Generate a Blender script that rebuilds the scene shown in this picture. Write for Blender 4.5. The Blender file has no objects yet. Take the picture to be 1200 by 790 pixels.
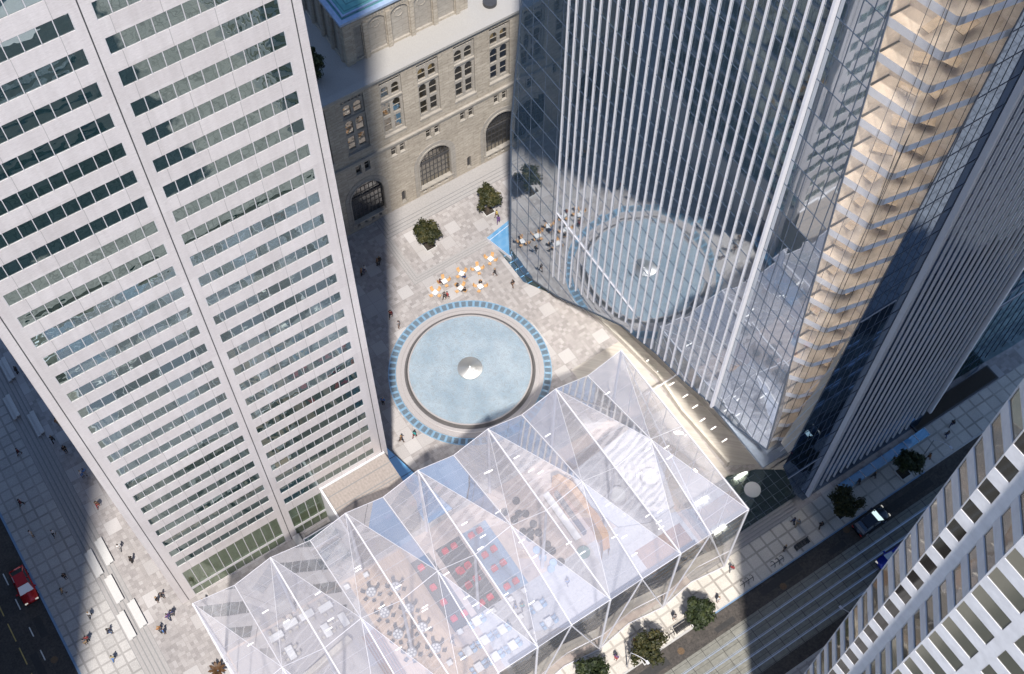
EXPOSURE = 0.5
PEOPLE = [(-7.3, 92.73), (-8.36, 90.16), (-7.13, 81.56), (-6.45, 80.07), (-8.44, 79.82), (-7.79, 77.89), (-12.29, 80.85), (-7.49, 74.19), (-7.09, 74.17), (-7.53, 69.87), (-14.5, 74.94), (-15.0, 70.95), (-12.95, 69.76), (-13.93, 64.58), (-14.81, 63.16), (-13.48, 59.24), (-14.76, 56.98), (-15.1, 56.88), (-12.59, 56.48), (-13.37, 53.68), (-7.65, 64.05), (-7.17, 62.04), (-6.84, 56.61), (-6.25, 56.75), (-6.65, 54.26), (-6.16, 54.38), (-8.01, 53.58), (-7.74, 53.14), (-2.76, 53.63), (32.1, 80.07), (31.57, 79.93), (33.9, 80.14), (34.24, 80.2), (31.5, 72.98), (31.54, 71.25), (38.15, 71.67), (38.48, 71.53), (44.99, 71.13), (45.9, 68.63), (49.49, 77.28), (49.79, 78.14), (24.92, 63.61), (24.2, 58.42), (25.72, 58.07), (32.57, 25.43), (30.0, 25.09), (31.44, 23.89), (37.57, 25.23), (42.56, 24.21), (45.86, 26.1), (52.02, 24.8), (54.8, 26.68), (55.06, 26.28), (56.97, 24.7), (65.71, 25.96), (63.69, 26.29), (77.3, 25.95), (75.88, 25.29), (68.55, 26.16), (72.32, 24.32), (16.74, 35.72), (24.25, 35.24), (24.85, 34.84), (30.34, 34.46)]
SIT = [(38.88, 73.73), (41.67, 72.69), (40.29, 72.09), (40.66, 71.2), (42.8, 70.95)]
CAFE = [(37.53, 72.72), (39.28, 73.47), (41.6, 73.25), (40.41, 71.62), (43.56, 72.79), (42.51, 70.5), (45.65, 73.1)]
CAFECH = [[(37.51, 73.45), (38.15, 72.96), (37.07, 72.74), (37.75, 72.25)], [(39.51, 74.19), (39.86, 73.49), (39.24, 72.98)], [(41.6, 73.94), (42.18, 73.46), (41.14, 73.25)], [(39.95, 71.57), (40.98, 71.94)], [(43.18, 73.08), (43.94, 73.5), (44.15, 72.71), (43.46, 72.31)], [(42.11, 71.01), (43.13, 70.34), (42.19, 70.24)], [(45.38, 73.73), (46.19, 73.59), (46.05, 72.82), (45.32, 72.74)]]
TREES = {'plaza': [(40.6, 79.13), (49.43, 79.54)], 'south': [(39.45, 23.93), (32.8, 23.64), (26.8, 24.62), (60.02, 24.78), (68.9, 24.59)], 'roof': [(34.65, 89.66)]}
CARS = [(-19.07, 66.88), (-17.83, 66.06), (61.95, 21.99), (61.29, 17.77)]
CAREND = [(-17.96, 68.07), (-17.78, 64.08), (60.7, 22.4), (63.7, 22.0), (59.31, 17.47)]
BENCH = [[(-9.2, 92.84), (-9.35, 89.73)], [(-9.96, 88.03), (-10.18, 85.31)], [(-9.21, 84.42), (-9.23, 81.5)], [(-8.93, 66.43), (-8.54, 63.12)], [(-10.72, 65.93), (-10.4, 62.7)], [(-9.78, 62.15), (-9.55, 58.76)], [(-8.83, 58.28), (-8.51, 54.89)], [(-10.61, 57.8), (-10.31, 54.56)]]
RACK = [(46.53, 24.24), (50.6, 24.14), (35.95, 24.12)]
SLAT = [(53.98, 24.15), (37.7, 23.95)]
LAMP = [[(30.54, 23.86)], [(71.76, 24.74)], [(51.69, 14.14)]]
WTAB = [(1.81, 46.23), (3.67, 46.6), (5.55, 46.52), (7.59, 46.16), (8.54, 43.95), (6.49, 43.93), (2.25, 43.91)]
RTAB = [(12.43, 44.94), (14.88, 44.01), (12.45, 42.2), (14.85, 41.22), (12.45, 39.5), (14.93, 38.74), (12.66, 37.08), (14.98, 36.1)]
RED = [(24.71, 44.54), (25.75, 44.57), (24.74, 41.9), (25.89, 41.96), (24.77, 40.08), (25.89, 40.1), (24.8, 37.66), (25.9, 37.67), (22.54, 41.89), (21.69, 41.75), (22.64, 40.17), (21.49, 40.06), (21.56, 37.64), (22.68, 37.69), (22.5, 44.57), (21.41, 44.58), (22.59, 41.95), (21.51, 41.97), (22.59, 40.23), (21.46, 39.99), (18.2, 41.86), (18.27, 39.89), (18.24, 37.8), (19.45, 37.67), (18.28, 44.43)]
STAB = [(26.25, 34.05), (26.32, 31.97), (20.04, 36.19), (21.79, 33.98), (21.79, 31.98), (19.68, 34.03), (17.54, 34.01), (19.65, 31.97), (17.63, 31.99)]
SQTAB = [(22.1, 36.19), (26.01, 36.21), (24.3, 36.21), (24.13, 34.08), (24.18, 32.03), (10.58, 46.83), (12.93, 46.88), (15.36, 34.02), (17.99, 36.19)]
POUF = [(31.0, 45.32), (29.25, 44.9), (30.4, 43.9), (31.03, 43.49), (29.62, 43.58), (31.07, 42.03), (29.63, 41.9), (30.34, 41.44), (30.99, 40.9), (29.88, 40.92), (31.0, 39.24), (30.51, 38.86), (31.08, 38.37), (31.14, 36.82)]
POUFB = [(29.73, 39.37), (29.79, 38.28), (30.41, 37.23), (29.83, 36.76)]
BIGP = [(33.82, 36.41)]
DRUM = [(38.15, 37.26), (42.18, 37.12)]
MEZZ = [(35.86, 41.89), (44.44, 43.1), (44.97, 40.6), (42.75, 33.27), (37.17, 31.6), (33.64, 32.61)]
BAR = [(33.84, 43.65), (33.73, 38.0), (35.44, 43.81), (36.54, 44.07)]
WOOD = [(35.73, 44.33), (36.65, 43.0), (36.33, 39.61), (36.6, 36.14), (34.91, 34.71), (35.44, 37.37), (36.01, 40.77), (35.67, 42.91)]
CARPET = [[(22.82, 45.84), (26.77, 45.76), (27.18, 45.01), (27.06, 37.02), (21.63, 37.42), (20.06, 37.33), (19.78, 42.72)], [(17.62, 46.07), (18.58, 45.68), (18.56, 36.63), (17.57, 36.4)]]
WARMFLOOR = [(15.56, 48.59), (17.89, 47.06), (17.78, 35.39), (15.8, 32.59), (12.09, 35.03)]
PLANT = [(-4.98, 46.39)]
SMALL = [(75.26, 27.57), (85.0, 27.71), (84.67, 29.92), (73.94, 29.98)]
TEAL = [(77.9, 29.33), (85.49, 27.52), (90.45, 27.75), (83.88, 29.37)]
import bpy, bmesh, math, random
from mathutils import Vector, Matrix
random.seed(11)
R = math.radians
S = bpy.context.scene
COL = S.collection

# ------------------------------------------------------------------ materials
MATS = {}
def nt(name):
    m = bpy.data.materials.new(name); m.use_nodes = True
    t = m.node_tree; t.nodes.clear()
    out = t.nodes.new('ShaderNodeOutputMaterial')
    MATS[name] = m
    return m, t, out
def N(t, kind, **kw):
    n = t.nodes.new(kind)
    for k, v in kw.items():
        if k.startswith('i_'): n.inputs[k[2:].replace('_', ' ')].default_value = v
        else: setattr(n, k, v)
    return n
def rgba(c): return (c[0], c[1], c[2], 1)
def math_(t, op, a, b=None):
    n = t.nodes.new('ShaderNodeMath'); n.operation = op
    for i, v in enumerate((a, b)):
        if v is None: continue
        if isinstance(v, (int, float)): n.inputs[i].default_value = v
        else: t.links.new(v, n.inputs[i])
    return n.outputs[0]
def mixc(t, f, a, b, mode='MIX'):
    n = t.nodes.new('ShaderNodeMix'); n.data_type = 'RGBA'; n.blend_type = mode
    for i, v in ((0, f), (6, a), (7, b)):
        if isinstance(v, (int, float)): n.inputs[i].default_value = v
        elif isinstance(v, tuple): n.inputs[i].default_value = rgba(v)
        else: t.links.new(v, n.inputs[i])
    return n.outputs[2]
def pos(t):
    g = t.nodes.new('ShaderNodeNewGeometry'); return g.outputs['Position']
def sep(t, v):
    s = t.nodes.new('ShaderNodeSeparateXYZ'); t.links.new(v, s.inputs[0]); return s.outputs
def comb(t, x, y, z=0.0):
    c = t.nodes.new('ShaderNodeCombineXYZ')
    for i, v in enumerate((x, y, z)):
        if isinstance(v, (int, float)): c.inputs[i].default_value = v
        else: t.links.new(v, c.inputs[i])
    return c.outputs[0]
def noise(t, vec, scale, detail=4, rough=.6):
    n = t.nodes.new('ShaderNodeTexNoise'); n.inputs['Scale'].default_value = scale
    n.inputs['Detail'].default_value = detail; n.inputs['Roughness'].default_value = rough
    if vec is not None: t.links.new(vec, n.inputs['Vector'])
    return n.outputs['Fac']
def ramp(t, f, stops):
    r = t.nodes.new('ShaderNodeValToRGB')
    while len(r.color_ramp.elements) < len(stops): r.color_ramp.elements.new(.5)
    for e, (p, c) in zip(r.color_ramp.elements, stops):
        e.position = p; e.color = rgba(c)
    t.links.new(f, r.inputs[0]); return r.outputs[0]
def scalev(t, v, s):
    n = t.nodes.new('ShaderNodeVectorMath'); n.operation = 'MULTIPLY'
    t.links.new(v, n.inputs[0]); n.inputs[1].default_value = s; return n.outputs[0]
def bsdf(t, out, color=None, rough=.7, metal=0.0, spec=.5):
    b = t.nodes.new('ShaderNodeBsdfPrincipled')
    if isinstance(color, tuple): b.inputs['Base Color'].default_value = rgba(color)
    elif color is not None: t.links.new(color, b.inputs['Base Color'])
    if isinstance(rough, (int, float)): b.inputs['Roughness'].default_value = rough
    else: t.links.new(rough, b.inputs['Roughness'])
    b.inputs['Metallic'].default_value = metal
    b.inputs['Specular IOR Level'].default_value = spec
    t.links.new(b.outputs[0], out.inputs[0]); return b
def bump(t, b, h, strength=.3, dist=.05):
    n = t.nodes.new('ShaderNodeBump'); n.inputs['Strength'].default_value = strength
    n.inputs['Distance'].default_value = dist
    t.links.new(h, n.inputs['Height']); t.links.new(n.outputs[0], b.inputs['Normal'])
def plain(name, color, rough=.7, metal=0.0, var=.12, scale=3.0, spec=.5):
    m, t, out = nt(name)
    n = noise(t, pos(t), scale)
    lo = tuple(c*(1-var) for c in color); hi = tuple(min(1, c*(1+var)) for c in color)
    bsdf(t, out, ramp(t, n, [(.3, lo), (.7, hi)]), rough, metal, spec)
    return m
def cellrand(t, vec, seed=0.0):
    """white noise per unit cell of vec"""
    f = t.nodes.new('ShaderNodeVectorMath'); f.operation = 'FLOOR'; t.links.new(vec, f.inputs[0])
    a = t.nodes.new('ShaderNodeVectorMath'); a.operation = 'ADD'; t.links.new(f.outputs[0], a.inputs[0]); a.inputs[1].default_value = (seed, seed*1.7, .5)
    w = t.nodes.new('ShaderNodeTexWhiteNoise'); w.noise_dimensions = '3D'; t.links.new(a.outputs[0], w.inputs[0])
    return w.outputs['Value']
def joint(t, u, width):
    """1 near integer values of u"""
    f = math_(t, 'FRACT', u); return math_(t, 'LESS_THAN', f, width)

def m_plaza():
    m, t, out = nt('granite_plaza'); p = pos(t); x, y, z = sep(t, p)
    big = comb(t, math_(t, 'MULTIPLY', x, .62), math_(t, 'MULTIPLY', y, .62))
    small = comb(t, math_(t, 'MULTIPLY', x, 1.24*2), math_(t, 'MULTIPLY', y, 1.24*2))
    rb, rs = cellrand(t, big), cellrand(t, small, 3.0)
    col = ramp(t, rs, [(0, (.215, .198, .196)), (.35, (.295, .275, .27)), (.7, (.355, .333, .327)), (1, (.425, .408, .405))])
    bigcol = ramp(t, cellrand(t, big, 9.0), [(0, (.39, .375, .375)), (1, (.51, .497, .50))])
    isbig = math_(t, 'GREATER_THAN', rb, .74)
    col = mixc(t, isbig, col, bigcol)
    g = noise(t, p, 9.0, 5, .75)
    col = mixc(t, .42, col, ramp(t, g, [(.3, (.175, .165, .163)), (.7, (.48, .455, .45))]))
    big_noise = noise(t, p, .09, 3)
    col = mixc(t, .35, col, ramp(t, big_noise, [(.35, (.5, .5, .52)), (.65, (1, .97, .95))]), 'MULTIPLY')
    jx = joint(t, math_(t, 'MULTIPLY', x, .62), .022); jy = joint(t, math_(t, 'MULTIPLY', y, .62), .022)
    col = mixc(t, math_(t, 'MAXIMUM', jx, jy), col, (.24, .225, .22))
    bsdf(t, out, col, .55, 0, .4)
def m_sidewalk(name, pitch, band, c1, c2, cj):
    m, t, out = nt(name); p = pos(t); x, y, z = sep(t, p)
    wob = noise(t, p, .25, 2)
    ux, uy = math_(t, 'MULTIPLY', x, 1/pitch), math_(t, 'MULTIPLY', y, 1/pitch)
    r = cellrand(t, comb(t, ux, uy))
    col = ramp(t, r, [(0, c1), (1, c2)])
    g = noise(t, p, 8.0, 5, .7)
    col = mixc(t, .45, col, ramp(t, g, [(.3, tuple(c*.6 for c in c1)), (.7, tuple(min(1, c*1.2) for c in c2))]))
    jj = math_(t, 'MAXIMUM', joint(t, ux, band), joint(t, uy, band))
    vis = ramp(t, cellrand(t, comb(t, math_(t, 'MULTIPLY', ux, .5), math_(t, 'MULTIPLY', uy, .5)), 5.0), [(0, (.55, .55, .55)), (1, (1, 1, 1))])
    f = math_(t, 'MULTIPLY', jj, vis)
    col = mixc(t, f, col, cj)
    stain = noise(t, p, .5, 4)
    col = mixc(t, .3, col, ramp(t, stain, [(.35, (.6, .6, .6)), (.65, (1, 1, 1))]), 'MULTIPLY')
    bsdf(t, out, col, .65, 0, .3)
def m_asphalt():
    m, t, out = nt('asphalt'); p = pos(t)
    a = noise(t, p, .55, 6, .72); b = noise(t, p, 4.0, 5, .8)
    col = ramp(t, a, [(.32, (.032, .030, .029)), (.5, (.055, .050, .046)), (.68, (.088, .076, .066))])
    col = mixc(t, .5, col, ramp(t, b, [(.35, (.022, .021, .021)), (.65, (.12, .105, .095))]))
    bs = bsdf(t, out, col, .85, 0, .25); bump(t, bs, b, .4, .03)
def m_tram():
    m, t, out = nt('tram_concrete'); p = pos(t); x, y, z = sep(t, p)
    r = cellrand(t, comb(t, math_(t, 'MULTIPLY', x, 1/1.9), math_(t, 'MULTIPLY', y, 1/1.3)))
    col = ramp(t, r, [(0, (.155, .155, .135)), (1, (.215, .215, .19))])
    g = noise(t, p, 2.5, 6, .75)
    col = mixc(t, .5, col, ramp(t, g, [(.3, (.085, .083, .07)), (.7, (.27, .265, .24))]))
    col = mixc(t, math_(t, 'MAXIMUM', joint(t, math_(t, 'MULTIPLY', x, 1/1.9), .035), joint(t, math_(t, 'ADD', math_(t, 'MULTIPLY', y, 1/1.25), .35), .03)), col, (.05, .048, .045))
    bsdf(t, out, col, .8, 0, .3)
def m_steel_clad():
    m, t, out = nt('brushed_steel_cladding'); p = pos(t); x, y, z = sep(t, p)
    st = noise(t, comb(t, math_(t, 'MULTIPLY', x, .8), 0.0, math_(t, 'MULTIPLY', z, 14.0)), 1.0, 5, .7)
    fine = noise(t, comb(t, math_(t, 'MULTIPLY', x, 3), 0.0, math_(t, 'MULTIPLY', z, 60.0)), 1.0, 3, .7)
    col = ramp(t, st, [(.3, (.60, .555, .55)), (.7, (.76, .715, .715))])
    col = mixc(t, .35, col, ramp(t, fine, [(.32, (.34, .31, .315)), (.68, (.9, .87, .88))]))
    wx = noise(t, comb(t, math_(t, 'MULTIPLY', x, 1.3), y, math_(t, 'MULTIPLY', z, .09)), 1.0, 4, .65)
    col = mixc(t, .30, col, ramp(t, wx, [(.36, (.70, .685, .68)), (.62, (1, 1, 1))]), 'MULTIPLY')
    pan = cellrand(t, comb(t, math_(t, 'MULTIPLY', math_(t, 'ADD', x, y), .34), 0.0, math_(t, 'ADD', math_(t, 'MULTIPLY', z, 1/2.84), .28)), 2.0)
    col = mixc(t, .30, col, ramp(t, pan, [(0, (.72, .70, .70)), (1, (1, 1, 1))]), 'MULTIPLY')
    col = mixc(t, joint(t, math_(t, 'MULTIPLY', math_(t, 'ADD', x, y), .34), .012), col, (.36, .34, .34))
    bs = bsdf(t, out, col, .36, .25, .5); bump(t, bs, fine, .1, .01)
def m_stone(name, c0, c1, c2, sx=1.1, sz=.42):
    m, t, out = nt(name); p = pos(t); x, y, z = sep(t, p)
    vec = comb(t, math_(t, 'ADD', x, y), z)
    br = t.nodes.new('ShaderNodeTexBrick'); t.links.new(vec, br.inputs['Vector'])
    br.inputs['Scale'].default_value = 1.0; br.inputs['Brick Width'].default_value = sx; br.inputs['Row Height'].default_value = sz
    br.inputs['Mortar Size'].default_value = .03; br.inputs['Color1'].default_value = rgba(c0); br.inputs['Color2'].default_value = rgba(c1)
    br.inputs['Mortar'].default_value = rgba(tuple(c*.6 for c in c0)); br.inputs['Bias'].default_value = 0
    g = noise(t, comb(t, math_(t, 'MULTIPLY', math_(t, 'ADD', x, y), 1.0), math_(t, 'MULTIPLY', z, 2.6)), 1.3, 6, .75)
    col = mixc(t, .55, br.outputs['Color'], ramp(t, g, [(.3, tuple(c*.62 for c in c0)), (.68, c2)]))
    s2 = noise(t, p, .22, 4)
    col = mixc(t, .35, col, ramp(t, s2, [(.35, (.62, .6, .58)), (.65, (1, 1, 1))]), 'MULTIPLY')
    bs = bsdf(t, out, col, .85, 0, .25); bump(t, bs, g, .5, .06)
def m_glass(name, refl, tint, body, gloss_tint=(1, 1, 1), rough=0.0, wobble=.0, transp=.5, wscale=.35, fk=.6, pane=0):
    """part mirror, part see-through, part tinted body"""
    m, t, out = nt(name)
    gl = N(t, 'ShaderNodeBsdfGlossy'); gl.inputs['Color'].default_value = rgba(gloss_tint); gl.inputs['Roughness'].default_value = rough
    if wobble:
        nz = noise(t, pos(t), wscale, 2, .4)
        if pane:
            xx, yy, zz = sep(t, pos(t)); pv_ = comb(t, math_(t, 'MULTIPLY', math_(t, 'ADD', xx, yy), 1/1.08), 0.0, math_(t, 'ADD', math_(t, 'MULTIPLY', zz, 1/2.9), -.586))
            fl = t.nodes.new('ShaderNodeVectorMath'); fl.operation = 'FLOOR'; t.links.new(pv_, fl.inputs[0])
            wn = t.nodes.new('ShaderNodeTexWhiteNoise'); t.links.new(fl.outputs[0], wn.inputs[0])
            su = t.nodes.new('ShaderNodeVectorMath'); su.operation = 'SUBTRACT'; t.links.new(wn.outputs['Color'], su.inputs[0]); su.inputs[1].default_value = (.5, .5, .5)
            sc_ = scalev(t, su.outputs[0], (pane, pane, pane)); ge = t.nodes.new('ShaderNodeNewGeometry')
            ad = t.nodes.new('ShaderNodeVectorMath'); ad.operation = 'ADD'; t.links.new(ge.outputs['Normal'], ad.inputs[0]); t.links.new(sc_, ad.inputs[1])
            nn = t.nodes.new('ShaderNodeVectorMath'); nn.operation = 'NORMALIZE'; t.links.new(ad.outputs[0], nn.inputs[0]); pn = nn.outputs[0]
        bm_ = t.nodes.new('ShaderNodeBump'); bm_.inputs['Strength'].default_value = wobble
        bm_.inputs['Distance'].default_value = .4; t.links.new(nz, bm_.inputs['Height']); t.links.new(bm_.outputs[0], gl.inputs['Normal'])
        if pane: t.links.new(pn, bm_.inputs['Normal'])
    tr = N(t, 'ShaderNodeBsdfTransparent'); tr.inputs[0].default_value = rgba(tint)
    df = N(t, 'ShaderNodeBsdfDiffuse'); df.inputs[0].default_value = rgba(body)
    a = N(t, 'ShaderNodeMixShader'); a.inputs[0].default_value = transp
    t.links.new(df.outputs[0], a.inputs[1]); t.links.new(tr.outputs[0], a.inputs[2])
    fr = N(t, 'ShaderNodeLayerWeight'); fr.inputs[0].default_value = .35
    f = math_(t, 'MINIMUM', math_(t, 'ADD', refl, math_(t, 'MULTIPLY', fr.outputs['Fresnel'], fk)), .97)
    b = N(t, 'ShaderNodeMixShader'); t.links.new(f, b.inputs[0])
    t.links.new(a.outputs[0], b.inputs[1]); t.links.new(gl.outputs[0], b.inputs[2])
    t.links.new(b.outputs[0], out.inputs[0]); return m
def m_emit(name, col, s):
    m, t, out = nt(name); e = N(t, 'ShaderNodeEmission'); e.inputs[0].default_value = rgba(col); e.inputs[1].default_value = s
    t.links.new(e.outputs[0], out.inputs[0])
def m_leaf(name, dark, mid, light):
    m, t, out = nt(name); p = pos(t)
    n = noise(t, p, 2.3, 3, .7); n2 = noise(t, p, .6, 2)
    col = ramp(t, math_(t, 'ADD', math_(t, 'MULTIPLY', n, .7), math_(t, 'MULTIPLY', n2, .3)), [(.35, dark), (.5, mid), (.66, light)])
    b = bsdf(t, out, col, .55, 0, .35)
    tr = N(t, 'ShaderNodeBsdfTranslucent'); t.links.new(col, tr.inputs[0])
    mx = N(t, 'ShaderNodeMixShader'); mx.inputs[0].default_value = .25
    t.links.new(b.outputs[0], mx.inputs[1]); t.links.new(tr.outputs[0], mx.inputs[2]); t.links.new(mx.outputs[0], out.inputs[0])
def m_copper():
    m, t, out = nt('copper_roof'); p = pos(t); x, y, z = sep(t, p)
    row = joint(t, math_(t, 'MULTIPLY', z, 3.6), .22)
    r = cellrand(t, comb(t, math_(t, 'MULTIPLY', math_(t, 'ADD', x, y), 1.6), math_(t, 'MULTIPLY', z, 3.6)))
    col = ramp(t, r, [(0, (.07, .27, .28)), (1, (.12, .37, .37))])
    col = mixc(t, row, col, (.03, .12, .145))
    col = mixc(t, .35, col, ramp(t, noise(t, p, .8, 5), [(.3, (.05, .19, .21)), (.7, (.15, .37, .38))]))
    bsdf(t, out, col, .6)
def m_water():
    m, t, out = nt('fountain_water'); p = pos(t)
    v = t.nodes.new('ShaderNodeVectorMath'); v.operation = 'SUBTRACT'; t.links.new(p, v.inputs[0]); v.inputs[1].default_value = (35.5, 61.8, 0)
    w = t.nodes.new('ShaderNodeTexWave'); w.wave_type = 'RINGS'; w.rings_direction = 'Z'; t.links.new(v.outputs[0], w.inputs[0])
    w.inputs['Scale'].default_value = .9; w.inputs['Distortion'].default_value = 22.0; w.inputs['Detail'].default_value = 4; w.inputs['Detail Scale'].default_value = 2.4
    n = noise(t, v.outputs[0], 2.2, 4, .6)
    h = math_(t, 'ADD', math_(t, 'MULTIPLY', w.outputs['Fac'], .5), n)
    col = ramp(t, noise(t, v.outputs[0], .35, 2), [(.3, (.225, .295, .36)), (.7, (.315, .38, .44))])
    col = mixc(t, ramp(t, h, [(.86, (0, 0, 0)), (1.0, (.5, .5, .5))]), col, (.22, .22, .21))
    b = bsdf(t, out, col, .12, 0, .6); bump(t, b, h, .36, .14)
def m_terrazzo_roof():
    m, t, out = nt('annex_roof_stone'); p = pos(t); x, y, z = sep(t, p)
    w = t.nodes.new('ShaderNodeTexWave'); w.inputs['Scale'].default_value = .9; w.inputs['Distortion'].default_value = 9; w.inputs['Detail'].default_value = 4
    t.links.new(p, w.inputs[0])
    col = ramp(t, w.outputs['Fac'], [(0, (.245, .215, .20)), (1, (.29, .255, .235))])
    col = mixc(t, .4, col, ramp(t, noise(t, p, 4, 5), [(.3, (.19, .165, .15)), (.7, (.40, .355, .33))]))
    bsdf(t, out, col, .7)
def m_wood(name, a, b_):
    m, t, out = nt(name); p = pos(t); x, y, z = sep(t, p)
    n = noise(t, comb(t, math_(t, 'MULTIPLY', x, 6), math_(t, 'MULTIPLY', y, .9), z), 1.0, 5, .6)
    bsdf(t, out, ramp(t, n, [(.3, a), (.7, b_)]), .5)

m_plaza()
m_sidewalk('west_sidewalk_stone', 1.25, .17, (.34, .33, .325), (.46, .445, .435), (.25, .24, .235))
m_sidewalk('south_sidewalk_stone', 1.45, .15, (.47, .44, .40), (.58, .545, .495), (.29, .27, .245))
m_asphalt(); m_tram(); m_steel_clad(); m_copper(); m_water(); m_terrazzo_roof()
m_stone('hotel_limestone', (.335, .295, .245), (.475, .425, .36), (.575, .52, .445), 1.5, .5)
m_stone('hotel_trim_stone', (.34, .315, .285), (.37, .345, .31), (.43, .40, .36), 2.2, .9)
m_stone('cream_stone', (.54, .50, .45), (.60, .56, .51), (.66, .62, .57), 2.4, 1.3)
m_stone('passage_stone', (.55, .51, .465), (.63, .59, .54), (.69, .645, .595), 2.4, 1.3)
m_glass('tower_window_glass', .25, (.10, .17, .16), (.012, .034, .032), (.80, .92, .92), 0, .05, .25, .5)
m_glass('lobby_glass', .10, (.55, .66, .52), (.25, .30, .20), (.9, 1, .95), 0, 0, .75)
m_glass('blue_curtain_glass', .50, (.28, .38, .54), (.085, .145, .215), (.90, .95, 1.0), .03, .03, .5, .18, .5, .017)
m_glass('clear_corner_glass', .09, (.98, .97, .96), (.82, .77, .73), (1, 1, 1), .02, .02, .86, .3, .35)
m_glass('navy_glass', .27, (.12, .2, .32), (.008, .022, .05), (.66, .80, 1.0), 0, .02, .4, .2, .4, .01)
m_glass('teal_glass', .38, (.10, .24, .27), (.006, .03, .04), (.7, .92, 1.0), 0, .02, .35, .2)
m_glass('pavilion_glass', .13, (.95, .96, .99), (.80, .785, .87), (1, 1, 1), 0.02, .03, .745, .3, .3)
m_glass('pavilion_wall_glass', .03, (.95, .95, .96), (.80, .78, .76), (1, 1, 1), 0, 0, .90, .35, .3)
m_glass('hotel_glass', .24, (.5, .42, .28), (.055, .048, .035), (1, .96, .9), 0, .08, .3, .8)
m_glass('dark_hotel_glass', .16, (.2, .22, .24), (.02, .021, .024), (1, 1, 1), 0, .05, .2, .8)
m_glass('olive_window_glass', .10, (.5, .5, .4), (.125, .122, .092), (1, 1, .95), .12, 0, .05)
m_glass('brown_reflection_glass', .10, (.3, .25, .18), (.105, .088, .066), (1, .95, .85), .03, .03, .05)  # brown of the mirrored hotel put into the pane colour
m_glass('black_window_glass', .05, (.1, .1, .1), (.010, .010, .011), (1, 1, 1), .05, 0, .05)
m_glass('skyblue_glass', .30, (.45, .7, .9), (.17, .43, .74), (.9, 1, 1), .05, 0, .25)
m_glass('dark_floor_glass', .22, (.2, .26, .28), (.045, .07, .08), (.9, 1, 1), .03, 0, .2)
m_glass('car_glass', .2, (.1, .1, .1), (.01, .012, .015), (1, 1, 1), 0, 0, .2)
plain('white_fin', (.72, .71, .755), .45, .0, .04, 1.2)
plain('fin_shadow_side', (.30, .32, .40), .45, .1, .05, 1.2)
plain('white_steel', (.56, .56, .61), .4, 0, .03)
plain('white_concrete', (.62, .62, .65), .75, 0, .10, 1.1)
plain('dark_metal', (.055, .055, .06), .5, .2)
plain('grey_metal', (.36, .36, .38), .4, .5)
plain('mullion_grey', (.55, .54, .56), .45, .2)
plain('mullion_blue', (.07, .095, .14), .4, .2)
plain('rail_steel', (.48, .53, .60), .35, .7)
plain('roof_gravel', (.315, .305, .295), .9, 0, .12, 14)
plain('kerb_sheen_pot_blue', (.15, .24, .37), .5)  # sky reflection painted as blue on the kerb; plain colour on the pot
plain('kerb_granite', (.40, .39, .38), .7)
plain('step_granite', (.29, .278, .275), .65, 0, .1, 5)
plain('step_nosing', (.20, .20, .205), .7)
plain('bench_concrete', (.47, .465, .46), .7, 0, .06, 6)
plain('fountain_stone', (.33, .312, .315), .45, 0, .08, 9)
plain('fountain_dark_stone', (.10, .095, .095), .35)
plain('ring_grey_stone', (.105, .14, .175), .5)
m_glass('ring_skylight', .2, (.6, .8, .9), (.22, .36, .48), (1, 1, 1), .08, 0, .1)
plain('polished_steel', (.80, .79, .78), .42, .85, .02)
plain('slab_white', (.43, .43, .46), .6)
plain('slab_lavender', (.84, .85, .92), .35, 0, .05)
plain('interior_core', (.06, .085, .13), .8)
plain('interior_floor_grey', (.16, .19, .24), .8)
plain('warm_floor', (.60, .515, .43), .55, 0, .28, .55)
plain('brown_furniture', (.36, .28, .20), .6, 0, .2)
plain('warm_wall', (.70, .61, .52), .7)
m_emit('warm_lamp', (1, .93, .84), 3.6)
m_emit('soffit_light', (1, .95, .88), 42.0)
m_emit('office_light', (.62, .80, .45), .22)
plain('blind', (.42, .43, .40), .8)
m_emit('lit_room', (1, .80, .42), .9)
m_emit('lamp_white', (1, .95, .88), 2.2)
plain('gutter_blue_metal', (.28, .36, .50), .5)
plain('pavilion_floor', (.44, .365, .33), .55, 0, .15, 1.5)
m_wood('warm_wood_floor', (.42, .31, .23), (.58, .44, .34))
m_wood('orange_wood', (.48, .25, .10), (.62, .36, .16))
m_wood('brown_wood', (.20, .115, .075), (.30, .18, .12))
plain('dark_carpet', (.07, .072, .075), .95, 0, .2, 6)
plain('blue_carpet', (.15, .24, .36), .95)
plain('white_plastic', (.66, .66, .66), .4, 0, .03)
plain('red_fabric', (.50, .03, .05), .8)
plain('blue_fabric', (.25, .38, .55), .8)
plain('orange_chair', (.50, .29, .13), .5)
plain('black_plastic', (.02, .02, .022), .5)
plain('charcoal_fabric', (.05, .052, .055), .9)
plain('green_fabric', (.10, .22, .20), .9)
plain('tan_counter', (.44, .40, .345), .5)
plain('paint_white', (.60, .60, .58), .7)
plain('paint_yellow', (.42, .31, .10), .7)
plain('soil', (.035, .028, .022), .95)
plain('asphalt_patch', (.034, .033, .033), .9, 0, .2, 5)
plain('manhole_iron', (.13, .085, .05), .7, .4, .3, 8)
plain('bark', (.10, .075, .055), .9)
m_leaf('oak_leaves', (.010, .016, .006), (.036, .040, .013), (.11, .092, .032))
m_leaf('green_leaves', (.008, .014, .007), (.028, .042, .015), (.085, .10, .035))
m_leaf('brown_leaves', (.04, .02, .012), (.09, .045, .02), (.15, .09, .045))
for nm, c in dict(red=(.42, .012, .016), dark=(.02, .028, .045), blue=(.012, .03, .30)).items():
    plain('car_paint_'+nm, c, .22, .3, .03)
plain('tyre_rubber', (.018, .018, .018), .9)
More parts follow.
